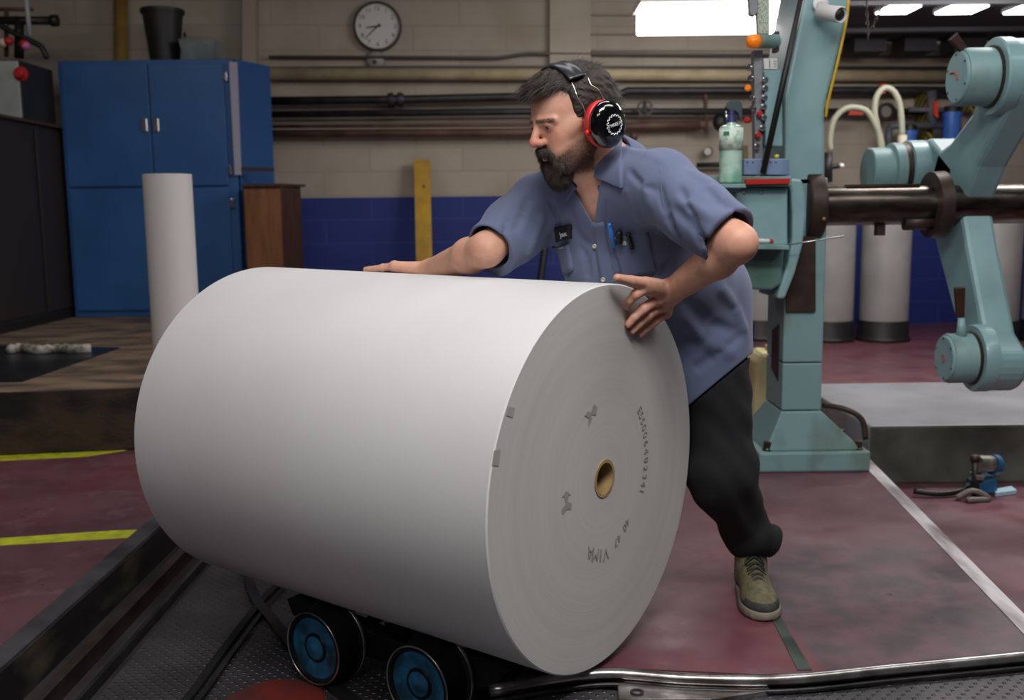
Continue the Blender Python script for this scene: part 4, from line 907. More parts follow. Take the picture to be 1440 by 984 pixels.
def stripe_mat():
    m = bpy.data.materials.new('yellow_black_stripes'); m.use_nodes = True; N = m.node_tree.nodes; L = m.node_tree.links
    tc = N.new('ShaderNodeTexCoord'); w = N.new('ShaderNodeTexWave'); w.bands_direction = 'DIAGONAL'; w.inputs['Scale'].default_value = 9; L.new(tc.outputs['Object'], w.inputs['Vector'])
    r = N.new('ShaderNodeMath'); r.operation = 'GREATER_THAN'; r.inputs[1].default_value = .5; L.new(w.outputs['Fac'], r.inputs[0])
    mx = N.new('ShaderNodeMix'); mx.data_type = 'RGBA'; mx.inputs[6].default_value = srgb('#8a7a1c'); mx.inputs[7].default_value = srgb('#2a281c'); L.new(r.outputs[0], mx.inputs[0]); L.new(mx.outputs[2], N['Principled BSDF'].inputs['Base Color']); return m
stm = stripe_mat()
for x0_, x1_, y1_ in ((1286, 1296, 203), (1347, 1355, 160)):
    MB().prism([WP(x, y, .02) for x, y in [(x0_, 132), (x1_, 132), (x1_, y1_), (x0_, y1_)]], _wn*.2).build('bracket', stm, fr)
dg = thing('round_dial', 'dark round dial on the wall between the hoses', 'gauge', WP(1245, 165, .25))
MB().lathe(WP(1245, 157, .25), _wn, [(0, .075), (.04, .075), (.042, .055), (.02, .055)], 28).build('ring', blk, dg, 'auto')
MB().lathe(WP(1245, 157, .262), _wn, [(0, .05), (.01, .05)], 28).build('dial', M('dim_dial', '#77706a', .5), dg)
bf = M('blue_filter_plastic', '#3c6fc4', .35, col2='#355fae', scale=8, coat=.3)
for x, y0_, y1_, r in ((1277, 184, 235, .062), (1336, 158, 225, .078)):
    t = thing('filter_housing', 'small blue water filter housing between hose and grey pipe' if x < 1300 else 'large blue water filter housing left of the spider arm', 'filter', WP(x, y1_, .3), 'blue filters on the wall')
    a, b = WP(x, y0_, .32), WP(x, y1_, .32); L_ = a[2]-b[2]
    MB().lathe(b, (0, 0, 1), [(0, r*.7), (.02, r*.85), (L_-.04, r)], 28).build('bowl', bf, t, 'auto')
    MB().lathe(b+np.array([0, 0, L_-.04]), (0, 0, 1), [(0, r*1.1), (.04, r*1.12)], 28).build('ring_nut', bf, t, 'auto')
    MB().lathe(b+np.array([0, 0, L_]), (0, 0, 1), [(0, r*1.05), (.05, r*.9), (.06, r*.4)], 28).build('head', blk, t, 'auto')
# tanks
tank_m = M('grey_tank_shell', '#9a9896', .45, col2='#888684', scale=4); tank_b = M('black_tank_base', '#191818', .5)
def make_tank():
    t = thing('water_tank', '', 'tank', (0, 0, 0), 'grey water tanks along the back wall')
    MB().lathe((0, 0, .17), (0, 0, 1), [(0, .19), (.82, .19), (.90, .16), (.95, .08), (.97, .06), (1.0, .06)], 40).build('shell', tank_m, t, 'auto')
    MB().lathe((0, 0, 0), (0, 0, 1), [(0, .205), (.02, .21), (.04, .196), (.16, .194), (.172, .188)], 40).build('base', tank_b, t, 'auto'); return t
tk = make_tank()
labs = ['grey cylindrical tank right beside the column, partly hidden by it', 'grey cylindrical tank standing second right of the column, seen whole', 'grey cylindrical tank just right of the spider arm', 'grey cylindrical tank at the right edge of the picture', 'grey cylindrical tank behind the man left of the column']
for i, px in enumerate((1159, 1235, 1386, 1462, 1068)):
    c = G(px, 476, 0); o = tk if i == 0 else copy_tree(tk)
    o.location = (c[0], c[1]-.1+(.12 if i == 4 else 0), 0); o['label'] = labs[i]
# ------------------------------------------------------------------ deck, joists and lamps
DZ = 2.46
dkm = M('black_deck_steel', '#26262c', .6)
dkt = thing('mezzanine_deck', 'black mezzanine deck high above the tanks at right', 'deck', (4, 7, DZ))
MB().box((2.35, 5.6, DZ+.03), (6.3, 8.9, DZ+.13)).build('deck_plate', dkm, dkt)
for x in np.arange(2.9, 6.3, .42): MB().box((x, 8.6, DZ-.09), (x+.27, 8.9, DZ+.03)).build('joist_end', dkm, dkt)
for y in (7.15, 8.2): MB().box((2.35, y, DZ-.0), (6.3, y+.08, DZ+.03)).build('cross_beam', M('grey_beam', '#55565c', .6), dkt)
for x in (2.4, 6.2): MB().box((x, 8.5, DZ+.13), (x+.08, 8.58, 3.7)).build('hanger', dkm, dkt)
lampm = M('fluorescent_lens', '#ffffff', .4, emit='#fff6f4', estr=7)
def make_lamp(): 
    t = thing('ceiling_light', '', 'light', (0, 0, 0), 'lamps under the black deck')
    MB().box((-.15, -.16, .0), (.15, .16, .03)).build('housing', white, t)
    MB().box((-.14, -.15, -.012), (.14, .15, .0)).build('diffuser', lampm, t, bevel=.004); return t
lt = make_lamp()
for i, (px, lb) in enumerate(((1263, 'leftmost of the lamps under the black deck'), (1352, 'middle lamp of those under the black deck'), (1450, 'rightmost lamp under the black deck, cut by the picture edge'))):
    c = G(px, 15, DZ-.012); o = lt if i == 0 else copy_tree(lt); o.location = (c[0], c[1], DZ+.0); o['label'] = lb; yy = abs(G(px, 8, DZ)[1]-G(px, 22, DZ)[1]); o.scale = (.95 if i else .8, yy/.3*.75, 1)
hl = thing('hanging_light', 'large bright fluorescent light hanging left of the column', 'light', P(985, 20, 6.2))
a = P(905, 36, 6.1); b = P(1075, 36, 6.1)
MB().box((a[0], 6.1, a[2]), (b[0]+.2, 6.45, a[2]+.13)).build('diffuser', lampm, hl, bevel=.01)
MB().box((a[0]-.02, 6.08, a[2]+.13), (b[0]+.22, 6.47, a[2]+.17)).build('housing', white, hl)
for xx in (a[0]+.15, b[0]): MB().cyl((xx, 6.27, a[2]+.17), (xx, 6.27, 3.7), .006, 8).build('hanger', chrome, hl)
# ================================================================== THE MAN
def nrm(v): v = np.array(v, float); return v/np.linalg.norm(v)
SL, SR = P(930, 262, 2.30), P(760, 290, 2.60)
EL, WL = P(1037, 342, 2.12), on_face(943, 411, .058)
RPs = lambda s, q, l: RP(s, q, math.sqrt(RR*RR-q*q)+l)
ER, WR = P(684, 351, 2.43), RPs(.612, .125, .022)
NB, PC = P(850, 240, 2.43), np.array([.49, 2.78, .80])
us = nrm(NB-PC); rs_ = SR-SL; rs_ = nrm(rs_-us*(rs_@us)); fr_ = np.cross(us, rs_)
TM = np.array([rs_, fr_, us])
def TL(t, r=0., f=0.): return PC+(NB-PC)*t+rs_*r+fr_*f       # torso point
BEL = P(866, 372, 2.53)
# head frame
_y, _p, _k = R_(28), R_(17), R_(2)
hf = np.array([-math.cos(_y)*math.cos(_p), -math.sin(_y)*math.cos(_p), -math.sin(_p)])
hu = np.array([-math.cos(_y)*math.sin(_p), -math.sin(_y)*math.sin(_p), math.cos(_p)])
hl_ = np.cross(hu, hf)
hu, hl_ = hu*math.cos(_k)+hl_*math.sin(_k), hl_*math.cos(_k)-hu*math.sin(_k)
HM = np.array([hf, hl_, hu]); HO = P(803, 162, 2.36)
def HP(x, y, z): return HO+hf*x+hl_*y+hu*z
def HD(v): return hf*v[0]+hl_*v[1]+hu*v[2]

def sd_head(p):
    q = ((p-HO.astype(np.float32))@HM.astype(np.float32).T)
    s = q.copy(); s[:, 1] = np.abs(s[:, 1])            # mirror left and right
    I3 = np.eye(3)
    d = ell(q, (-.013, 0, .026), I3, (.102, .078, .084))
    d = smin(d, ell(q, (.030, 0, -.028), I3, (.062, .060, .086)), .03)
    d = smin(d, cap(s, (-.006, .054, -.062), (.062, .020, -.102), .021, .021), .03)     # jaw line
    d = smin(d, cap(q, (.066, -.008, -.104), (.066, .008, -.104), .022), .02)           # chin
    d = smin(d, cap(s, (.062, .042, -.030), (.030, .062, -.014), .016, .012), .022)     # cheek bones
    d = smin(d, ell(s, (.067, .030, -.062), I3, (.022, .022, .028)), .02)               # cheeks
    d = smax(d, -(np.linalg.norm(s-np.array([.106, .031, -.004], np.float32), axis=1)-.0165), .014)  # eye sockets
    d = smin(d, cap(s, (.0890, .012, .0105), (.0745, .046, .0065), .0098, .0080), .010)      # brow ridge
    d = smin(d, cap(q, (.090, 0, .008), (.1115, 0, -.030), .0068, .0098), .009)          # nose bridge
    d = smin(d, ell(q, (.112, 0, -.0345), I3, (.0125, .0125, .0105)), .006)              # nose tip
    d = smin(d, ell(s, (.101, .0125, -.037), I3, (.0115, .0075, .0085)), .006)           # nostril wings
    d = smax(d, -(ell(s, (.107, .0072, -.0445), I3, (.006, .0036, .005))), .003)         # nostrils
    # eyelids round the eyeballs, with a slit
    e = np.linalg.norm(s-np.array([.0785, .031, -.004], np.float32), axis=1)-.0138
    d = smin(d, e, .004)
    sl = ell(s, (.0935, .0315, -.0072), I3, (.010, .0135, .0030)); d = smax(d, -sl, .002)
    # lips
    d = smin(d, cap(s, (.0965, 0, -.0645), (.087, .022, -.0665), .0058, .0035), .006)
    d = smin(d, cap(s, (.0955, 0, -.0755), (.086, .019, -.073), .0065, .004), .006)
    d = smax(d, -(cap(s, (.104, 0, -.0698), (.090, .023, -.0700), .0014)), .003)
    # ears (under the ear cups)
    d = smin(d, ell(s, (-.012, .080, -.010), I3, (.018, .008, .031)), .01)
    return d
def sd_neck(p):
    d = cap(p, HP(-.022, 0, -.045), NB-fr_*.005, .060, .066)
    d = smin(d, cap(p, HP(.02, .0, -.10), NB+fr_*.045-us*.02, .028, .03), .04)
    return d
def sd_torso(p):
    d = ell(p, TL(.70, 0, 0), TM, (.185, .118, .20))
    d = smin(d, ell(p, TL(.36, 0, .02), TM, (.172, .138, .20)), .06)
    d = smin(d, ell(p, TL(.02), TM, (.17, .135, .13)), .06)
    d = smin(d, ell(p, BEL, np.eye(3), (.115, .11, .118)), .08)
    d = smin(d, cap(p, SL, SR, .062), .07)
    d = smin(d, cap(p, NB, SL+us*.02, .05, .045), .05)
    d = smin(d, cap(p, NB, SR+us*.02, .05, .045), .05)
    return d
def arm_sd(p, S, E, W, side):
    d = cap(p, S, E, .056, .037)
    m = E+(W-E)*.28
    d = smin(d, cap(p, E, m, .0365, .0430), .032); d = smin(d, cap(p, m, W, .0425, .0285), .02)
    return d
# hand skeletons: wrist, then per finger MCP, PIP, DIP, tip
def OF(x, y, o): return on_face(x, y, o)
LH = {'index': [OF(909, 405, .042), OF(894, 414, .035), OF(886, 423, .021), OF(882, 431, .010)],
      'middle': [OF(923, 422, .040), OF(905, 434, .034), OF(892, 446, .020), OF(884, 456, .009)],
      'ring': [OF(930, 431, .037), OF(912, 443, .031), OF(899, 455, .019), OF(890, 465, .009)],
      'little': [OF(936, 440, .031), OF(921, 452, .026), OF(909, 462, .017), OF(901, 470, .009)]}
LT = [OF(934, 404, .052), OF(908, 398, .046), OF(888, 395, .036), OF(868, 390.5, .024)]
fw = {'index': (.0128, .0112, .0098, .0086), 'middle': (.0130, .0115, .0100, .0088), 'ring': (.0124, .0108, .0094, .0083), 'little': (.0112, .0096, .0084, .0074)}
RH = {'index': [RPs(0.715, .145, .021), RPs(0.757, .142, .0155), RPs(0.785, .138, .010), RPs(0.811, .134, .0085)],
      'middle': [RPs(0.720, .123, .021), RPs(0.767, .120, .0155), RPs(0.799, .117, .010), RPs(0.829, .114, .0085)],
      'ring': [RPs(0.715, .102, .021), RPs(0.759, .097, .0155), RPs(0.789, .093, .010), RPs(0.817, .090, .0085)],
      'little': [RPs(0.705, .082, .020), RPs(0.739, .074, .0145), RPs(0.762, .069, .010), RPs(0.785, .065, .008)]}
RTm = [RPs(.615, .145, .020), RPs(.652, .168, .015), RPs(.684, .182, .012), RPs(.710, .190, .010)]
def hand_sd(p, W, Hd, T, nrm_out):
    d = cap(p, W, W*.999+Hd['middle'][0]*.001, .0285)
    for k, r in (('index', .0185), ('middle', .0175), ('ring', .0165), ('little', .0155)):
        a = W+(Hd[k][0]-W)*.15; d = smin(d, cap(p, a, Hd[k][0], .0175, r*.92), .010)
    fs = None
    for k in Hd:
        j = Hd[k]; w = fw[k]; e = None
        for i in range(3):
            c = cap(p, j[i], j[i+1], w[i], w[i+1]); e = c if e is None else smin(e, c, .003)
        e = smin(e, np.linalg.norm(p-j[1].astype(np.float32), axis=1)-w[1]*1.07, .003)
        fs = e if fs is None else np.minimum(fs, e)
    d = smin(d, fs, .0055)
    for k in Hd: d = smin(d, np.linalg.norm(p-(Hd[k][0]+nrm_out*.003).astype(np.float32), axis=1)-fw[k][0]*.98, .006)
    t = smin(cap(p, T[0], T[1], .0185, .0150), cap(p, T[1], T[2], .0138, .0120), .004); t = smin(t, cap(p, T[2], T[3], .0122, .0092), .003)
    d = smin(d, cap(p, (W+T[1])*.5, (T[1]+Hd['index'][0])*.5, .013, .009), .012)
    d = smin(d, t, .009)
    return d
HL_, KL, AL = PC-rs_*.085+np.array([0, 0, -.05]), P(1014, 665, 2.60), np.array([.668, 2.70, .10])
HR_, KR, AR = PC+rs_*.095+np.array([0, 0, -.05]), np.array([.35, 2.93, .43]), np.array([.24, 3.10, .10])
def leg_sd(p, H, K, A): return smin(smin(cap(p, H, K, .075, .055), cap(p, K, K*.6+A*.4, .050, .050), .03), cap(p, K*.6+A*.4, A, .050, .034), .02)
CUL, CUR = SL+(EL-SL)*.90, SR+(ER-SR)*.95
aL, aR = nrm(EL-SL), nrm(ER-SR)
HEM1, HEM2 = nrm(ray(972, 567)), nrm(ray(1053, 500)); hemn = nrm(np.cross(HEM1, HEM2)); hemn *= np.sign(hemn[2])  # up is kept
def sd_shirt0(p):
    d = ell(p, TL(.70, 0, .0), TM, (.200, .136, .20))
    d = smin(d, ell(p, TL(.36, 0, .02), TM, (.188, .158, .21)), .07)
    d = smin(d, ell(p, BEL, np.eye(3), (.132, .128, .136)), .09)
    d = smin(d, cap(p, SL-us*.005, SR-us*.005, .072), .07)
    d = smin(d, cap(p, NB-us*.02, SL+us*.018, .055, .056), .06)
    d = smin(d, cap(p, NB-us*.02, SR+us*.018, .055, .056), .06)
    # skirt of the shirt hanging over the hips
    q = p.copy(); c0 = PC+np.array([.02, -.03, .03]); c1 = PC+np.array([.025, -.05, -.30])
    d = smin(d, cap(p, c0, c1, .153, .157), .08)
    sl = smin(cap(p, SL, SL+(EL-SL)*.5, .070, .073), cap(p, SL+(EL-SL)*.4, EL, .072, .070), .03)
    sl = smax(sl, (p-CUL.astype(np.float32))@aL.astype(np.float32), .006)
    d = smin(d, sl, .035)
    sr = smin(cap(p, SR, SR+(ER-SR)*.5, .074, .076), cap(p, SR+(ER-SR)*.4+np.array([0, 0, -.012]), ER+np.array([0, 0, -.01]), .078, .070), .03)
    sr = smax(sr, (p-CUR.astype(np.float32))@aR.astype(np.float32), .006)
    d = smin(d, sr, .035)
    return d
def above_hem(p): return (p-CAMP.astype(np.float32))@hemn.astype(np.float32)
def inside_shirt(p, d, g=.014):
    m = above_hem(p) > -.004
    if m.any(): d[m] = np.maximum(d[m], sd_shirt0(p[m])+g)
    return d
GROUPS = [ # (function, centre-ish points, margin)
 (sd_head, [HO+hf*.14+hl_*.11+hu*.14, HO-hf*.14-hl_*.11-hu*.14], .03),
 (sd_neck, [HP(-.02, 0, -.05), HP(.02, 0, -.1), NB], .12),
 (lambda p: inside_shirt(p, sd_torso(p)), [SL, SR, PC, NB], .24),
 (lambda p: arm_sd(p, SL, EL, WL, 1), [SL, EL, WL], .09),
 (lambda p: arm_sd(p, SR, ER, WR, -1), [SR, ER, WR], .09),
 (lambda p: hand_sd(p, WL, LH, LT, A_), [WL]+LT+[x for k in LH for x in LH[k]], .045),
 (lambda p: hand_sd(p, WR, RH, RTm, V_), [WR]+RTm+[x for k in RH for x in RH[k]], .045),
 (lambda p: inside_shirt(p, smin(leg_sd(p, HL_, KL, AL), leg_sd(p, HR_, KR, AR), .03)), [HL_, KL, AL, HR_, KR, AR], .11)]
BOX = []
for f, pts, mg in GROUPS:
    a = np.array(pts); BOX.append((f, a.min(0)-mg, a.max(0)+mg))
KS = [.0, .02, .035, .03, .03, .012, .012, .04]
def sd_body(p):
    out = np.full(len(p), 9., np.float32)
    lo, hi = p.min(0), p.max(0)
    for (f, a, b), k in zip(BOX, KS):
        if ((hi < a-.06) | (lo > b+.06)).any():
            c = (a+b)/2; q = np.maximum(np.maximum(a-p, p-b), 0); out = np.minimum(out, np.linalg.norm(q, axis=1)+.04)
            continue
        v = np.full(len(p), 9., np.float32); m = ((p > a-.06) & (p < b+.06)).all(1)
        q = np.maximum(np.maximum(a-p, p-b), 0); v = (np.linalg.norm(q, axis=1)+.04).astype(np.float32)
        if m.any():
            v[m] = f(p[m]); o = out.copy()
            out[m] = smin(out[m], v[m], k) if k else np.minimum(out[m], v[m])
            out[~m] = np.minimum(o[~m], v[~m])
        else: out = np.minimum(out, v)
    return out
allp = np.array([x for _, a, b in BOX for x in (a, b)])
import time; _t = time.time()
V, Fq = surface_nets(sd_body, allp.min(0)-.02, allp.max(0)+.02, .0026)
print('body', len(V), round(time.time()-_t, 1))
# skin colour varies by place: lips, nose, stubble, scalp
hq = (V-HO)@HM.T
base = np.array(srgb('#d6a48d')[:3]); C = np.tile(base, (len(V), 1))
def blend(mask, col, amt=1.): 
    global C
    C = C*(1-(mask*amt)[:, None])+np.array(srgb(col)[:3])*(mask*amt)[:, None]
def blob(c, r, soft=.6, sym=True):
    s = hq.copy(); 
    if sym: s[:, 1] = np.abs(s[:, 1])
    return np.clip((1-np.linalg.norm((s-np.array(c))/np.array(r), axis=1))/soft, 0, 1)
inhead = (np.abs(hq) < np.array([.15, .12, .16])).all(1).astype(float)
blend(inhead*blob((.112, 0, -.035), (.03, .026, .024)), '#cc7b68', .75)
blend(inhead*blob((.075, .042, -.030), (.035, .03, .03)), '#d08a75', .6)
blend(inhead*blob((.08, .031, -.006), (.03, .022, .016)), '#b07a69', .6)
blend(inhead*blob((.09, 0, -.070), (.03, .024, .011), .3), '#a85a50', .9)
# eyebrows
_s = hq.copy(); _s[:, 1] = np.abs(_s[:, 1])
_a, _b = np.array([.098, .010, .0105]), np.array([.078, .047, .0065]); _t2 = np.clip(((_s-_a)@(_b-_a))/((_b-_a)@(_b-_a)), 0, 1)
_dd = np.linalg.norm((_s-_a-_t2[:, None]*(_b-_a))*np.array([.45, 1, 1]), axis=1); blend(inhead*np.clip((.0062-_dd)/.003, 0, 1), '#3f2d25', .7)
# dark stubble and moustache beneath the beard
nz = np.abs(np.sin(V[:, 0]*3100)*np.cos(V[:, 2]*2700)*np.sin(V[:, 1]*2900))
stub = inhead*np.clip((-.026-.42*hq[:, 0].clip(0)-hq[:, 2])/.018, 0, 1)*np.clip((hq[:, 0]+.02)/.02, 0, 1)*np.clip((.14+hq[:, 2])/.02, 0, 1)
stub *= 1-blob((.09, 0, -.070), (.03, .022, .009), .2)
stub *= 1-blob((.112, 0, -.036), (.03, .022, .016), .3)
blend(stub, '#48362f', .62+.25*nz)
# scalp under the hair
def hair_mask(q):
    x, y, z = q[:, 0], np.abs(q[:, 1]), q[:, 2]
    front = .072-.55*np.clip(.045-z, 0, 1)*0
    top = (z > .069+ .10*np.clip(x-.02, 0, 1)*0) & (x < .078)
    line = np.where(x > .0, .020+ (x-.0)*.95, .02)           # temple line rising to the front
    side = (z > line) & (x < .045)
    back = (x < -.010) & (z > -.065)
    burn = (x < .018) & (x > -.02) & (z > -.05)
    return top | side | back | burn
sc = inhead*hair_mask(hq)
blend(sc, '#2c221e', .9)
# hands and elbows a little redder
for j in [LH[k][i] for k in LH for i in (1, 3)]+[LT[3], LT[2]]+[LH[k][0] for k in LH]:
    blend(np.clip(1-np.linalg.norm(V-j, axis=1)/.016, 0, 1), '#d0806c', .5)
blend(np.clip(1-np.linalg.norm(V-EL, axis=1)/.06, 0, 1), '#d08a76', .5)
def skin_material():
    m = M('skin', '#ffffff', .56, col2='#f3e8e2', scale=45, detail=6, lo=.3, hi=.7, vcol=True, bump=.04, bscale=350)
    b = m.node_tree.nodes['Principled BSDF']; b.inputs['Subsurface Weight'].default_value = .12; b.inputs['Subsurface Radius'].default_value = (.012, .005, .003); b.inputs['Subsurface Scale'].default_value = .5
    return m
me = np_mesh('person', V, Fq); set_col(me, C)
man = link('person', me, skin_material(), None, True, loc=(.5, 2.8, 0))
tag(man, 'man in blue work shirt and dark trousers leaning over the big paper roll', 'person')

# eyes
for sy in (1, -1):
    ec = HP(.0785, sy*.031, -.004)
    eye = MB().sphere(ec, .0122, 20, 14).build('eyeball', M('eye_white', '#b9aaa2', .25), man, True)
    gz = nrm(HD((.93, 0.06, -.36)))
    MB().lathe(ec+gz*.0108, gz, [(0, .0058), (.0012, .0048), (.0018, .003), (.002, 0)], 18).build('iris', M('dark_iris', '#2b1c14', .2), eye, True)
# finger nails
nailm = M('finger_nail', '#d79f8e', .3)
for k in LH:
    a, b = LH[k][2], LH[k][3]; dr = nrm(b-a); up_ = nrm(A_-dr*(A_@dr)); sd = np.cross(dr, up_); w = fw[k][3]
    c = b+dr*.0005+up_*w*.86
    grid = np.array([[c+dr*(u*.0058)+sd*(v*.0046)+up_*(-.0016*v*v-.0010*u*u) for v in np.linspace(-1, 1, 5)] for u in np.linspace(-1, 1, 5)])
    slab(grid, np.tile(up_, (5, 5, 1)), .0004).build('finger_nail', nailm, man, True)

# ---------------------------------------------------------------- shirt
CREASE = []   # (a, b, width, depth)
def creased(p):
    d = sd_shirt0(p)
    for a, b, w, dep in CREASE:
        m = (((p-np.minimum(a, b)+.04) > 0) & ((np.maximum(a, b)+.04-p) > 0)).all(1)
        if m.any():
            L = np.linalg.norm(b-a); t = np.clip(((p[m]-a)@(b-a))/(L*L), 0, 1)
            r = np.linalg.norm(p[m]-a-t[:, None]*(b-a), axis=1)
            d[m] += 1.35*dep*np.exp(-(r/w)**2)*np.minimum(1, 4*np.minimum(t, 1-t)+.25)
    # soft wrinkle field
    x = p@np.array([rs_, fr_, us], np.float32).T
    d = d+.0016*np.sin(x[:, 0]*38+2.2*np.sin(x[:, 2]*19)+x[:, 1]*11)*np.sin(x[:, 2]*21+1.7*np.sin(x[:, 0]*27)+x[:, 1]*25)
    return d
VT = [ray(797, 246), ray(846, 246), ray(835, 316)]
def wedge(p):
    """inside test of the open neck: pyramid through three sight rays, front half only"""
    q = p-CAMP.astype(np.float32); out = None
    for i in range(3):
        n = np.cross(VT[i], VT[(i+1) % 3]); n = nrm(n); c = VT[(i+2) % 3]
        if n@c > 0: n = -n
        v = q@n.astype(np.float32); out = v if out is None else np.maximum(out, v)
    lim = (q@FW.astype(np.float32))-2.46
    return np.maximum(out, lim)
def sd_shirt(p):
    d = creased(p)
    d = smax(d, -((p-CAMP.astype(np.float32))@hemn.astype(np.float32)), .004)
    d = smax(d, -wedge(p), .003)
    d = np.maximum(d, -(cap(p, HP(-.02, 0, -.06), NB-us*.01, .070, .074)))                       # neck hole
    d = np.maximum(d, -cap(p, CUL-aL*.03, CUL+aL*.2, .057)); d = np.maximum(d, -cap(p, CUR-aR*.03, CUR+aR*.2, .056))
    # hollow skirt
    return d
# creases: pixel polylines projected on the smooth shirt
def cr(pts, w=.008, dep=.006):
    try: q = [hit(sd_shirt0, *x)[0] for x in pts]
    except Exception: return
    for a, b in zip(q[:-1], q[1:]):
        if np.linalg.norm(a-b) < .2: CREASE.append((a.astype(np.float32), b.astype(np.float32), w, dep))
for pts, w, dp in [
    ([(925, 262), (938, 300), (962, 345)], .010, .009), ([(905, 255), (915, 290), (935, 330)], .010, -.006),
    ([(945, 290), (985, 330), (1000, 345)], .010, .008), ([(960, 280), (1000, 305), (1030, 318)], .012, -.006),
    ([(955, 262), (975, 300), (985, 350)], .009, .006), ([(988, 262), (1015, 290), (1040, 300)], .012, .005),
    ([(885, 240), (905, 262), (925, 268)], .008, .006), ([(960, 345), (940, 372), (930, 392)], .012, .009),
    ([(880, 262), (895, 300), (905, 315)], .010, -.005), ([(852, 285), (850, 330), (853, 395)], .006, .006),
    ([(800, 292), (812, 330), (830, 345)], .012, .006), ([(800, 310), (792, 350), (800, 390)], .010, .006),
    ([(815, 345), (826, 365), (828, 392)], .009, .005), ([(775, 285), (785, 310), (790, 350)], .012, .009),
    ([(745, 275), (735, 300), (722, 325)], .010, .006), ([(765, 300), (752, 335), (740, 362)], .012, -.006),
    ([(780, 330), (765, 352), (752, 372)], .010, .007), ([(715, 305), (708, 330), (712, 350)], .009, .005),
    ([(960, 420), (1000, 455), (1040, 470)], .016, .007), ([(955, 440), (990, 480), (1035, 500)], .018, -.008),
    ([(975, 520), (1005, 500), (1045, 470)], .014, .006), ([(1010, 400), (1035, 430), (1050, 470)], .016, -.006),
    ([(890, 350), (910, 372), (925, 385)], .010, .006), ([(868, 360), (872, 380), (872, 398)], .008, .006),
    ([(970, 240), (1000, 258), (1025, 285)], .012, -.005), ([(870, 205), (905, 215), (935, 228)], .012, -.004)]:
    cr(pts, w, dp)
a = np.array([SL, SR, EL, ER, PC+[0, 0, -.34], NB]); _t = time.time()
V, Fq = surface_nets(sd_shirt, a.min(0)-.22, a.max(0)+.16, .0034)
print('shirt', len(V), round(time.time()-_t, 1))
def cloth(name, col, col2, wv=900, rough=.85):
    m = M(name, col, rough, col2=col2, scale=5, detail=5, lo=.3, hi=.7, bump=.12, bscale=500)
    b = m.node_tree.nodes['Principled BSDF']; b.inputs['Sheen Weight'].default_value = .15; return m
shm = cloth('blue_work_shirt_cloth', '#636d89', '#586280')
shirt = link('shirt', np_mesh('shirt', V, Fq), shm, man, True)
# collar
def quad_to_slab(q, nu, nv, off, f=sd_shirt0): return surf_patch(f, q, nu, nv, off)
shm2 = cloth('blue_collar_cloth', '#606a87', '#555f7c')
cr_n = 14
# collar band round the neck: ring of points, standing up then folding out over the shirt
ring_c = NB-us*.012; ring = []
ca, cb2 = nrm(HP(-.02, 0, -.06)-NB), None
def collar_pt(th, h, out):
    v = rs_*math.cos(th)+fr_*math.sin(th); ax = nrm(us*.8+ca*.2)
    return NB-us*.012+v*(.080+out)+ax*h
ths = np.linspace(R_(112), R_(360+58), 34)   # open at the front (front = 90 deg)
g = []
for th in ths:
    e = max(0, 1-min(abs(th-ths[0]), abs(th-ths[-1]))/R_(60))
    g.append([collar_pt(th, .004, .004), collar_pt(th, .040, .000), collar_pt(th, .050, .004), collar_pt(th, .044, .012), collar_pt(th, .018, .024+.004*e), collar_pt(th, -.006-.020*e, .034+.012*e)])
g = np.array(g)
nn = np.zeros_like(g)
for i in range(len(ths)):
    v = rs_*math.cos(ths[i])+fr_*math.sin(ths[i]); nn[i, :] = v
m = MB(); K = g.shape; 
vs = [g[i, j] for i in range(K[0]) for j in range(K[1])]; fs = [(i*K[1]+j, i*K[1]+j+1, (i+1)*K[1]+j+1, (i+1)*K[1]+j) for i in range(K[0]-1) for j in range(K[1]-1)]
m.add(vs, fs); col = link('collar', m.mesh('collar'), shm2, man, True)
sm = col.modifiers.new('solid', 'SOLIDIFY'); sm.thickness = .003; sb_ = col.modifiers.new('sub', 'SUBSURF'); sb_.levels = 1; sb_.render_levels = 2
# near collar leaf and far collar leaf lying on the chest
flap1 = surf_patch(sd_shirt0, [(846, 205), (874, 191), (877, 264), (838, 250)], 8, 8, .010).build('collar_leaf', shm2, shirt, True, bevel=.001)
flap2 = surf_patch(sd_shirt0, [(786, 256), (800, 246), (812, 262), (797, 283)], 5, 5, .009).build('collar_leaf', shm2, shirt, True, bevel=.001)
MB().sphere(hit(sd_shirt0, 841, 251)[0]+A_*.008, .004).build('collar_snap', M('snap_metal', '#c9c6b8', .3, .6), shirt, True)
# placket, pockets, buttons, patches
surf_patch(sd_shirt0, [(832, 314), (848, 312), (868, 402), (847, 402)], 3, 14, .0035).build('placket', shm, shirt, True)
surf_patch(sd_shirt0, [(862, 334), (912, 326), (921, 384), (876, 392)], 8, 8, .003).build('chest_pocket', shm2, shirt, True)
surf_patch(sd_shirt0, [(776, 351), (800, 343), (806, 380), (786, 392)], 5, 6, .003).build('chest_pocket', shm2, shirt, True)
ptch = M('black_name_patch', '#15161b', .8); snapm = M('pearl_snap', '#cfccb6', .3, .3)
surf_patch(sd_shirt0, [(779.5, 320.5), (802.5, 316.5), (804.5, 335), (782, 339.5)], 6, 6, .0045).build('name_patch', ptch, shirt, True)
p0, n0 = hit(sd_shirt0, 794.5, 327.5); ux_ = nrm(hit(sd_shirt0, 802, 325)[0]-hit(sd_shirt0, 788, 328.5)[0])
link('patch_lettering', text_mesh('Jauc', .0185, p0+n0*.0078, ux_, np.cross(n0, ux_), .001, shear=.3), M('white_thread', '#d8d8dc', .7), shirt)
p0, n0 = hit(sd_shirt0, 792.5, 347.5); link('stitch_mark', text_mesh('~~', .014, p0+n0*.0060, ux_, np.cross(n0, ux_), .001), M('white_thread', '#d8d8dc', .7), shirt)
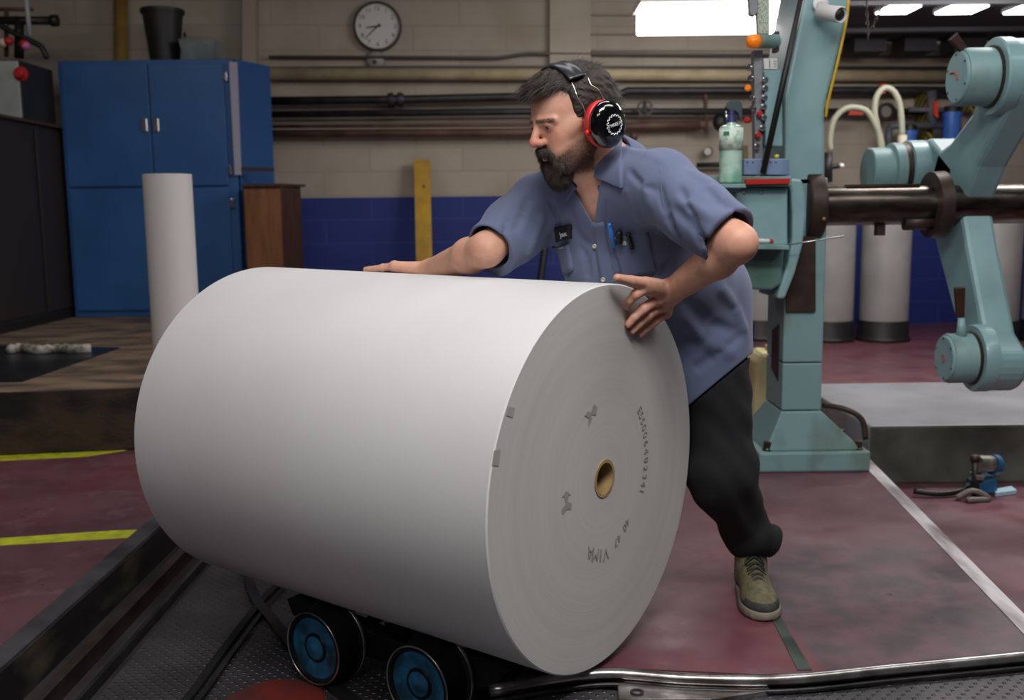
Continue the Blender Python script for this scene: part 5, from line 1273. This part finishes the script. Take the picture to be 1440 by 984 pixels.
for (x, y) in ((837, 345.5), (848.5, 392.5), (878.5, 340.5)):
    p0, n0 = hit(sd_shirt0, x, y); b_ = MB().lathe(p0+n0*.003, n0, [(0, .0058), (.0022, .0056), (.0028, .004), (.0012, .0032), (.0012, 0)], 18).build('snap_button', snapm, shirt, True)
# shoulder yoke seam, sleeve seam and cuff stitching as raised piping
def seam(pts, r=.0011, name='seam'):
    q = [hit(creased, x, y) for x, y in pts]; q = [a_+n_*.0006 for a_, n_ in q if np.isfinite(a_).all()]
    MB().tube(catmull(q, 4), r, 6).build(name, shm2, shirt, True)
seam([(928, 235), (930, 262), (934, 292), (950, 320)]); seam([(762, 268), (770, 285), (780, 305), (787, 330)])

# pens in the pocket (separate things)
def pen(px0, px1, r, mat, label, lift=.010, clip=None):
    a_, n_ = hit(sd_shirt0, *px0); b_, n2 = hit(sd_shirt0, *px1)
    t = thing('pen', label, 'pen', b_+n2*lift)
    MB().tube([a_+n_*lift, b_+n2*lift], r, 12, rr=[r*.8, r]).build('barrel', mat, t, True)
    MB().sphere(a_+n_*lift, r*1.05, 12, 8).build('cap_end', mat, t, True)
    if clip: 
        q_ = nrm(b_-a_); s_ = np.cross(q_, n_); MB().prism([a_+n_*(lift+r)-s_*.002, a_+n_*(lift+r)+s_*.002, a_+q_*clip+n_*(lift+r)+s_*.002, a_+q_*clip+n_*(lift+r)-s_*.002], n_*.0012).build('clip', mat, t)
pen((859, 313), (865, 345), .0046, M('bright_blue_pen', '#2a7fdc', .35), 'bright blue pen clipped in the chest pocket', .009, .035)
pen((871, 326), (872, 338), .0085, blk, 'black knob topped pen between the blue pen and the long clip pen', .008)
pen((884, 327), (889, 347), .0062, blk, 'black pen with long flat clip at the right of the pocket', .008, .03)

# ---------------------------------------------------------------- trousers
def sd_pants(p):
    d = ell(p, PC+np.array([0, 0, -.06]), np.eye(3), (.140, .125, .15))
    K2 = KL
    l = smin(cap(p, HL_+np.array([-.01, 0, 0]), K2, .104, .088), cap(p, K2, AL+np.array([-.01, 0, .05]), .088, .062), .05)
    l = smin(l, ell(p, AL+np.array([.012, -.01, .05]), np.eye(3), (.068, .072, .05)), .03)
    r = smin(cap(p, HR_, KR, .105, .085), cap(p, KR, AR+np.array([0, 0, .04]), .085, .065), .05)
    d = smin(d, l, .05); d = smin(d, r, .05); d = inside_shirt(p, d, .018)
    z = p[:, 2]; x = p[:, 0]; y = p[:, 1]
    amp = .004+.004*np.exp(-((z-.17)/.09)**2)
    d = d+amp*np.sin(z*52+3*np.sin(x*22)+6*y)*np.sin(x*31+y*17+z*9)+.0045*np.exp(-((z-.23)/.03)**2)*np.sin(x*30+y*20)
    d = smax(d, -(z-.078+.25*(x-.668)), .004)
    d = np.maximum(d, -cap(p, AL+np.array([0, 0, -.06]), AL+np.array([0, 0, .02]), .050))
    return d
a = np.array([HL_, HR_, KL, KR, AL, AR]); _t = time.time()
V, Fq = surface_nets(sd_pants, a.min(0)-.22, a.max(0)+.16, .005)
print('pants', len(V), round(time.time()-_t, 1))
link('trousers', np_mesh('trousers', V, Fq), M('black_trouser_cloth', '#131317', .9, col2='#0d0d10', scale=5, bump=.1, bscale=400), man, True)

# ---------------------------------------------------------------- shoes
def shoe(heel, toe, nm):
    hx = np.array([heel[0], heel[1], 0.]); d = nrm(np.array([toe[0]-heel[0], toe[1]-heel[1], 0])); s = np.array([-d[1], d[0], 0]); L = np.linalg.norm(np.array(toe)-np.array(heel))
    Mx = np.array([d, s, [0, 0, 1]])
    def f(p):
        q = (p-hx.astype(np.float32))@Mx.astype(np.float32).T; q[:, 0] *= .27/L
        e = ell(q, (.20, 0, .030), np.eye(3), (.078, .050, .036))
        e = smin(e, ell(q, (.09, 0, .038), np.eye(3), (.095, .040, .042)), .03)
        e = smin(e, cap(q, (.05, 0, .05), (.045, 0, .105), .040, .043), .03)
        e = smin(e, cap(q, (.07, 0, .085), (.17, 0, .048), .034, .028), .03)
        e = smax(e, -(q[:, 2]-.020), .004); return smax(e, q[:, 2]-.135, .004)
    def g_(p):
        q = (p-hx.astype(np.float32))@Mx.astype(np.float32).T; q[:, 0] *= .27/L
        e = smin(ell(q, (.20, 0, .012), np.eye(3), (.083, .056, .04)), ell(q, (.08, 0, .012), np.eye(3), (.09, .045, .04)), .05)
        e = smax(e, q[:, 2]-.026, .004); e = smax(e, -(q[:, 2]-.002), .004)
        return np.maximum(e, -.5)+.0005*np.sign(np.sin(q[:, 0]*300))*(q[:, 2] < .016)
    lo = np.minimum(heel, toe)-.1; hi = np.maximum(heel, toe)+.1
    v, fq = surface_nets(f, [*lo, -.01], [*hi, .17], .003)
    qq = (v-hx)@Mx.T; t = qq[:, 0]*.27/L
    base_ = np.array(srgb('#6b6448')[:3]); c = np.tile(base_, (len(v), 1)); dk_ = np.array(srgb('#3b3c3a')[:3])
    toe_m = ((t > .225-.9*np.abs(qq[:, 1])*.0) & (qq[:, 2] < .046)) | (qq[:, 2] < .034); c[toe_m] = dk_
    c[(np.abs(qq[:, 1]) < .018) & (t > .085) & (t < .185) & (qq[:, 2] > .05)] = np.array(srgb('#54503c')[:3])
    me_ = np_mesh(nm, v, fq); set_col(me_, c)
    sh = link('shoe', me_, M('olive_suede', '#ffffff', .8, col2='#c8c8c8', scale=60, vcol=True, bump=.2, bscale=300), man, True)
    v, fq = surface_nets(g_, [*lo, -.01], [*hi, .06], .003); link('sole', np_mesh('sole', v, fq), M('grey_rubber_sole', '#4a4742', .7, col2='#7c7464', scale=8), sh, True)
    def W(x, y, z): return hx+d*x*L/.27+s*y+np.array([0, 0, z])
    for i, x in enumerate((.10, .118, .136, .154, .17)):
        zt_ = .129-(x-.07)*.50
        for sgn in (1, -1):
            MB().tube(catmull([W(x, -.024*sgn, zt_-.010), W(x+.006, 0, zt_+.004), W(x+.014, .024*sgn, zt_-.014)], 4), .0022, 6).build('lace', M('dark_lace', '#26281f', .7), sh, True)
    for sgn in (1, -1): MB().tube(catmull([W(.095, 0, .112), W(.10, .018*sgn, .116), W(.115, .026*sgn, .100), W(.10, .01*sgn, .108)], 4), .0022, 6).build('lace', M('dark_lace', '#26281f', .7), sh, True)
    return sh
shoe((.665, 2.735), (.650, 2.475), 'shoe'); shoe((.25, 3.16), (.16, 2.91), 'shoe')

# ---------------------------------------------------------------- hair and beard
def sd_hair(p):
    q = ((p-HO.astype(np.float32))@HM.astype(np.float32).T)
    d = ell(q, (-.015, 0, .026), np.eye(3), (.110, .086, .093))
    d = smin(d, ell(q, (.050, 0, .086), np.eye(3), (.045, .050, .020)), .03)    # quiff at the front
    x, y, z = q[:, 0], np.abs(q[:, 1]), q[:, 2]
    n = .0022*np.sin(q[:, 0]*160+6*np.sin(q[:, 2]*60))*np.sin(q[:, 1]*190+q[:, 2]*90)
    # keep region: above temple line / behind ears
    keep1 = -(z-(.014+np.clip(x-.0, 0, 1)*1.35))            # side hairline
    keep1 = np.maximum(keep1, x-.064)
    keep2 = np.maximum(-(z-.071), x-(.092-.25*y))            # top
    keep3 = np.maximum(x+.012, -(z+.070))                    # nape
    keep4 = np.maximum(np.abs(x-.008)-.026, -(z+.055))          # sideburn
    keep = np.minimum(np.minimum(keep1, keep2), np.minimum(keep3, keep4))
    return smax(d+n, keep*.8, .006)
b0 = HP(-.15, -.12, -.16); ext = np.array([HP(x, y, z) for x in (-.15, .15) for y in (-.12, .12) for z in (-.16, .17)])
V, Fq = surface_nets(sd_hair, ext.min(0), ext.max(0), .0028)
hairm = M('dark_brown_hair', '#241b16', .6, col2='#3a302a', scale=45, detail=3, lo=.4, hi=.75, bump=.4, bscale=160, stretch=(1, 1, 1))
hair = link('hair', np_mesh('hair', V, Fq), hairm, man, True)
def strands(V, N, n, length, comb, jit, w, name, mat, parent, sel=None, lift=.35, seed=3):
    r = np.random.default_rng(seed); idx = np.arange(len(V)) if sel is None else np.nonzero(sel)[0]
    idx = r.choice(idx, n); vs = []; fs = []
    out_v = np.zeros((n, 4, 2, 3)); base_ = V[idx]-N[idx]*.001
    cd = comb(base_, N[idx]); L = length*(.6+.8*r.random(n)); ji = r.normal(0, jit, (n, 3))
    pos = base_.copy(); d = cd+N[idx]*lift+ji; d /= np.linalg.norm(d, axis=1)[:, None]
    side = np.cross(d, N[idx]+1e-4); side /= np.linalg.norm(side, axis=1)[:, None]
    for k in range(4):
        ww = w*(1-k/3.2); out_v[:, k, 0] = pos-side*ww[:, None] if np.ndim(ww) else pos-side*ww; out_v[:, k, 1] = pos+side*ww
        d = d+cd*.25-N[idx]*.12; d /= np.linalg.norm(d, axis=1)[:, None]; pos = pos+d*(L/3)[:, None]
    vv = out_v.reshape(-1, 3); b_ = (np.arange(n)*8)[:, None]
    ff = np.concatenate([b_+np.array([[2*k, 2*k+1, 2*k+3, 2*k+2]]) for k in range(3)], 0)
    o = link(name, np_mesh(name, vv, ff), mat, parent, True); return o
def normals(f, V):
    e = .002; n = np.stack([f((V+np.eye(3)[i]*e).astype(np.float32))-f((V-np.eye(3)[i]*e).astype(np.float32)) for i in range(3)], 1); return n/(np.linalg.norm(n, axis=1)[:, None]+1e-9)
Nh = normals(sd_hair, V)
def comb_hair(P_, N_):
    q = (P_-HO)@HM.T
    d = np.zeros_like(q)
    front = np.clip((q[:, 0]+.0)/.06, 0, 1)*np.clip((q[:, 2]-.062)/.02, 0, 1)
    d[:, 0] = np.where(front > 0, .9, -.55); d[:, 1] = np.where(q[:, 2] > .09, .25, 0); d[:, 2] = np.where(q[:, 2] > .09, -.25, -.8)
    d[:, 2] = np.where(front > 0, -.25, d[:, 2]); return d@HM
strands(V, Nh, 16000, .024, comb_hair, .34, .00036, 'hair_strands', M('hair_fibre', '#2c221d', .5, col2='#403730', scale=60), hair, lift=.10)
hq = (V-HO)@HM.T
fs_ = (hq[:, 0] > .045) & (hq[:, 2] > .070)
strands(V, Nh, 900, .042, comb_hair, .25, .0005, 'forelock', M('hair_fibre', '#352b26', .45), hair, sel=fs_, lift=.05, seed=9)
def sd_beard(p):
    q = ((p-HO.astype(np.float32))@HM.astype(np.float32).T); s = q.copy(); s[:, 1] = np.abs(s[:, 1])
    d = ell(q, (.068, 0, -.112), np.eye(3), (.036, .034, .040))                    # full chin beard
    d = smin(d, cap(s, (.062, .026, -.095), (.030, .052, -.078), .014, .007), .02)
    d = smin(d, cap(s, (.088, .025, -.072), (.078, .029, -.098), .0085, .013), .014)   # beside the mouth
    d = smin(d, cap(s, (.1035, .004, -.0550), (.0915, .0235, -.0655), .0078, .0070), .008) # moustache
    d = smax(d, -ell(q, (.108, 0, -.0715), np.eye(3), (.018, .020, .0065)), .003)     # lips free
    return d+.0016*np.sin(q[:, 1]*260+8*np.sin(q[:, 2]*70))*np.sin(q[:, 2]*150)
V, Fq = surface_nets(sd_beard, ext.min(0), ext.max(0), .0026)
beard = link('beard', np_mesh('beard', V, Fq), M('dark_beard', '#211814', .7, col2='#362a24', scale=60, bump=.4, bscale=200), man, True)
Nb = normals(sd_beard, V)
def comb_beard(P_, N_): return np.tile(HD((.25, 0, -1.)), (len(P_), 1))
strands(V, Nb, 9000, .012, comb_beard, .30, .0004, 'beard_strands', M('beard_fibre', '#261c18', .6, col2='#3f322b', scale=60), beard, lift=.4)
# cheek stubble as fine short hairs
Vb = np.empty(len(man.data.vertices)*3); man.data.vertices.foreach_get('co', Vb); Vb = Vb.reshape(-1, 3)+np.array(ROOTLOC[man.name])
q = (Vb-HO)@HM.T
sel = (q[:, 0] > -.005) & (q[:, 0] < .085) & (q[:, 2] < -.030-.42*q[:, 0].clip(0)-.008*np.abs(np.sin(q[:, 0]*900))) & (q[:, 2] > -.13) & (np.abs(q[:, 1]) > .018) & (np.abs(q[:, 1]) < .085)
if sel.sum() > 50:
    Vs = Vb[sel]; Ns = normals(sd_head, Vs); strands(Vs, Ns, 13000, .0055, comb_beard, .35, .00024, 'stubble', M('beard_fibre', '#2f2520', .5), beard, lift=.5, seed=5)
# brows
sel = (np.abs(q[:, 2]-.0115+.12*(np.abs(q[:, 1])-.010)) < .0045) & (q[:, 0] > .06) & (np.abs(q[:, 1]) > .010) & (np.abs(q[:, 1]) < .050)
if sel.sum() > 20:
    Vs = Vb[sel]; Ns = normals(sd_head, Vs)
    strands(Vs, Ns, 500, .009, lambda P_, N_: np.sign(((P_-HO)@HM.T)[:, 1:2])*HD((-.0, .9, .0))+HD((-.35, 0, -.05)), .2, .0003, 'eyebrow_hairs', M('hair_fibre', '#352b26', .45), hair, lift=.25, seed=6)

# ---------------------------------------------------------------- ear defenders (worn, a thing of its own)
ed = thing('ear_defenders', 'black ear defenders with red cushions worn over the man\'s dark hair', 'ear defenders', HP(0, 0, .1))
redc = M('red_cushion', '#d8262b', .4); blkg = M('glossy_black_shell', '#0a0a0c', .12, coat=1.)
for sy in (1, -1):
    c = HP(-.012, sy*.080, -.027); ax = nrm(HD((-.10, sy*1., -.12)))
    cup = MB().lathe(c, ax, [(.022, .042), (.026, .0455), (.034, .047), (.044, .0455), (.052, .040), (.057, .030), (.0595, .015), (.060, 0)], 48, sx=hu, ratio=1.14).build('ear_cup', blkg, ed, True)
    MB().lathe(c, ax, [(0, .036), (.002, .043), (.014, .0465), (.020, .0465), (.024, .044), (.024, .03)], 48, sx=hu, ratio=1.14).build('cushion', redc, ed, True)
    MB().sphere(HP(.034, sy*.104, -.036), .006).build('pivot', redc, cup, True)
    MB().sphere(HP(-.056, sy*.104, -.001), .005).build('pivot', chrome, cup, True)
    if sy == 1:
        O = c; u = nrm(-hf+hf*0-(ax*((-hf)@ax))); u = nrm(-hf-ax*((-hf)@ax)); w = nrm(hu-ax*(hu@ax)-u*(hu@u))
        pts = []
        for i in range(16*6+1):
            t = i/96*2*math.pi; r_ = .0190+(.0034 if (i % 6) in (1, 2, 3) else 0)
            pts.append(O+(u*math.cos(t)+w*math.sin(t))*r_+ax*(.0616-.0035*(r_/.03)**2.2))
        MB().tube(pts, .0010, 6).build('gear_emblem', M('white_print', '#e8e8e8', .5), cup, True)
        link('emblem_lettering', text_mesh('THREE M', .0100, O+ax*.0616, u, w, .0008), M('white_print', '#e8e8e8', .5), cup)
# padded band over the head and spring wires
def arch(x, rx, rz, t, off=0): return HP(x-.0, math.cos(t)*rx, .030+math.sin(t)*rz)
bandm = M('band_vinyl', '#33343b', .3, col2='#25262b', scale=9)
g = []
for t in np.linspace(R_(38), R_(142), 22):
    row = []
    for xx, lift in ((-.020, -.001), (-.018, .004), (-.006, .0065), (.004, .0045), (.014, .0065), (.026, .004), (.028, -.001)):
        row.append(HP(xx+.004, math.cos(t)*(.098+lift), .020+math.sin(t)*(.099+lift)))
    g.append(row)
g = np.array(g); K = g.shape; m = MB()
m.add([g[i, j] for i in range(K[0]) for j in range(K[1])], [(i*K[1]+j, i*K[1]+j+1, (i+1)*K[1]+j+1, (i+1)*K[1]+j) for i in range(K[0]-1) for j in range(K[1]-1)])
hb_ = link('headband', m.mesh('hb'), bandm, ed, True); sm = hb_.modifiers.new('s', 'SOLIDIFY'); sm.thickness = .006; ss = hb_.modifiers.new('b', 'SUBSURF'); ss.levels = 1; ss.render_levels = 2
for sy in (1, -1):
    for x0_, x1_ in ((.030, .034), (-.014, -.056)):
        z1 = -.036 if x0_ > 0 else -.001
        pts = [HP(x0_, sy*.083, .076), HP(x0_+.002, sy*.092, .060), HP((x0_*.8+x1_*.2)+(.004 if x0_ > 0 else 0), sy*.099, .046), HP(x0_*.5+x1_*.5-(.005 if x0_ > 0 else 0), sy*.104, .01), HP(x1_, sy*.104, z1)]
        MB().tube(catmull(pts, 5), .0013, 8).build('spring_wire', M('wire_steel', '#c9c2b4', .25, .9), ed, True)
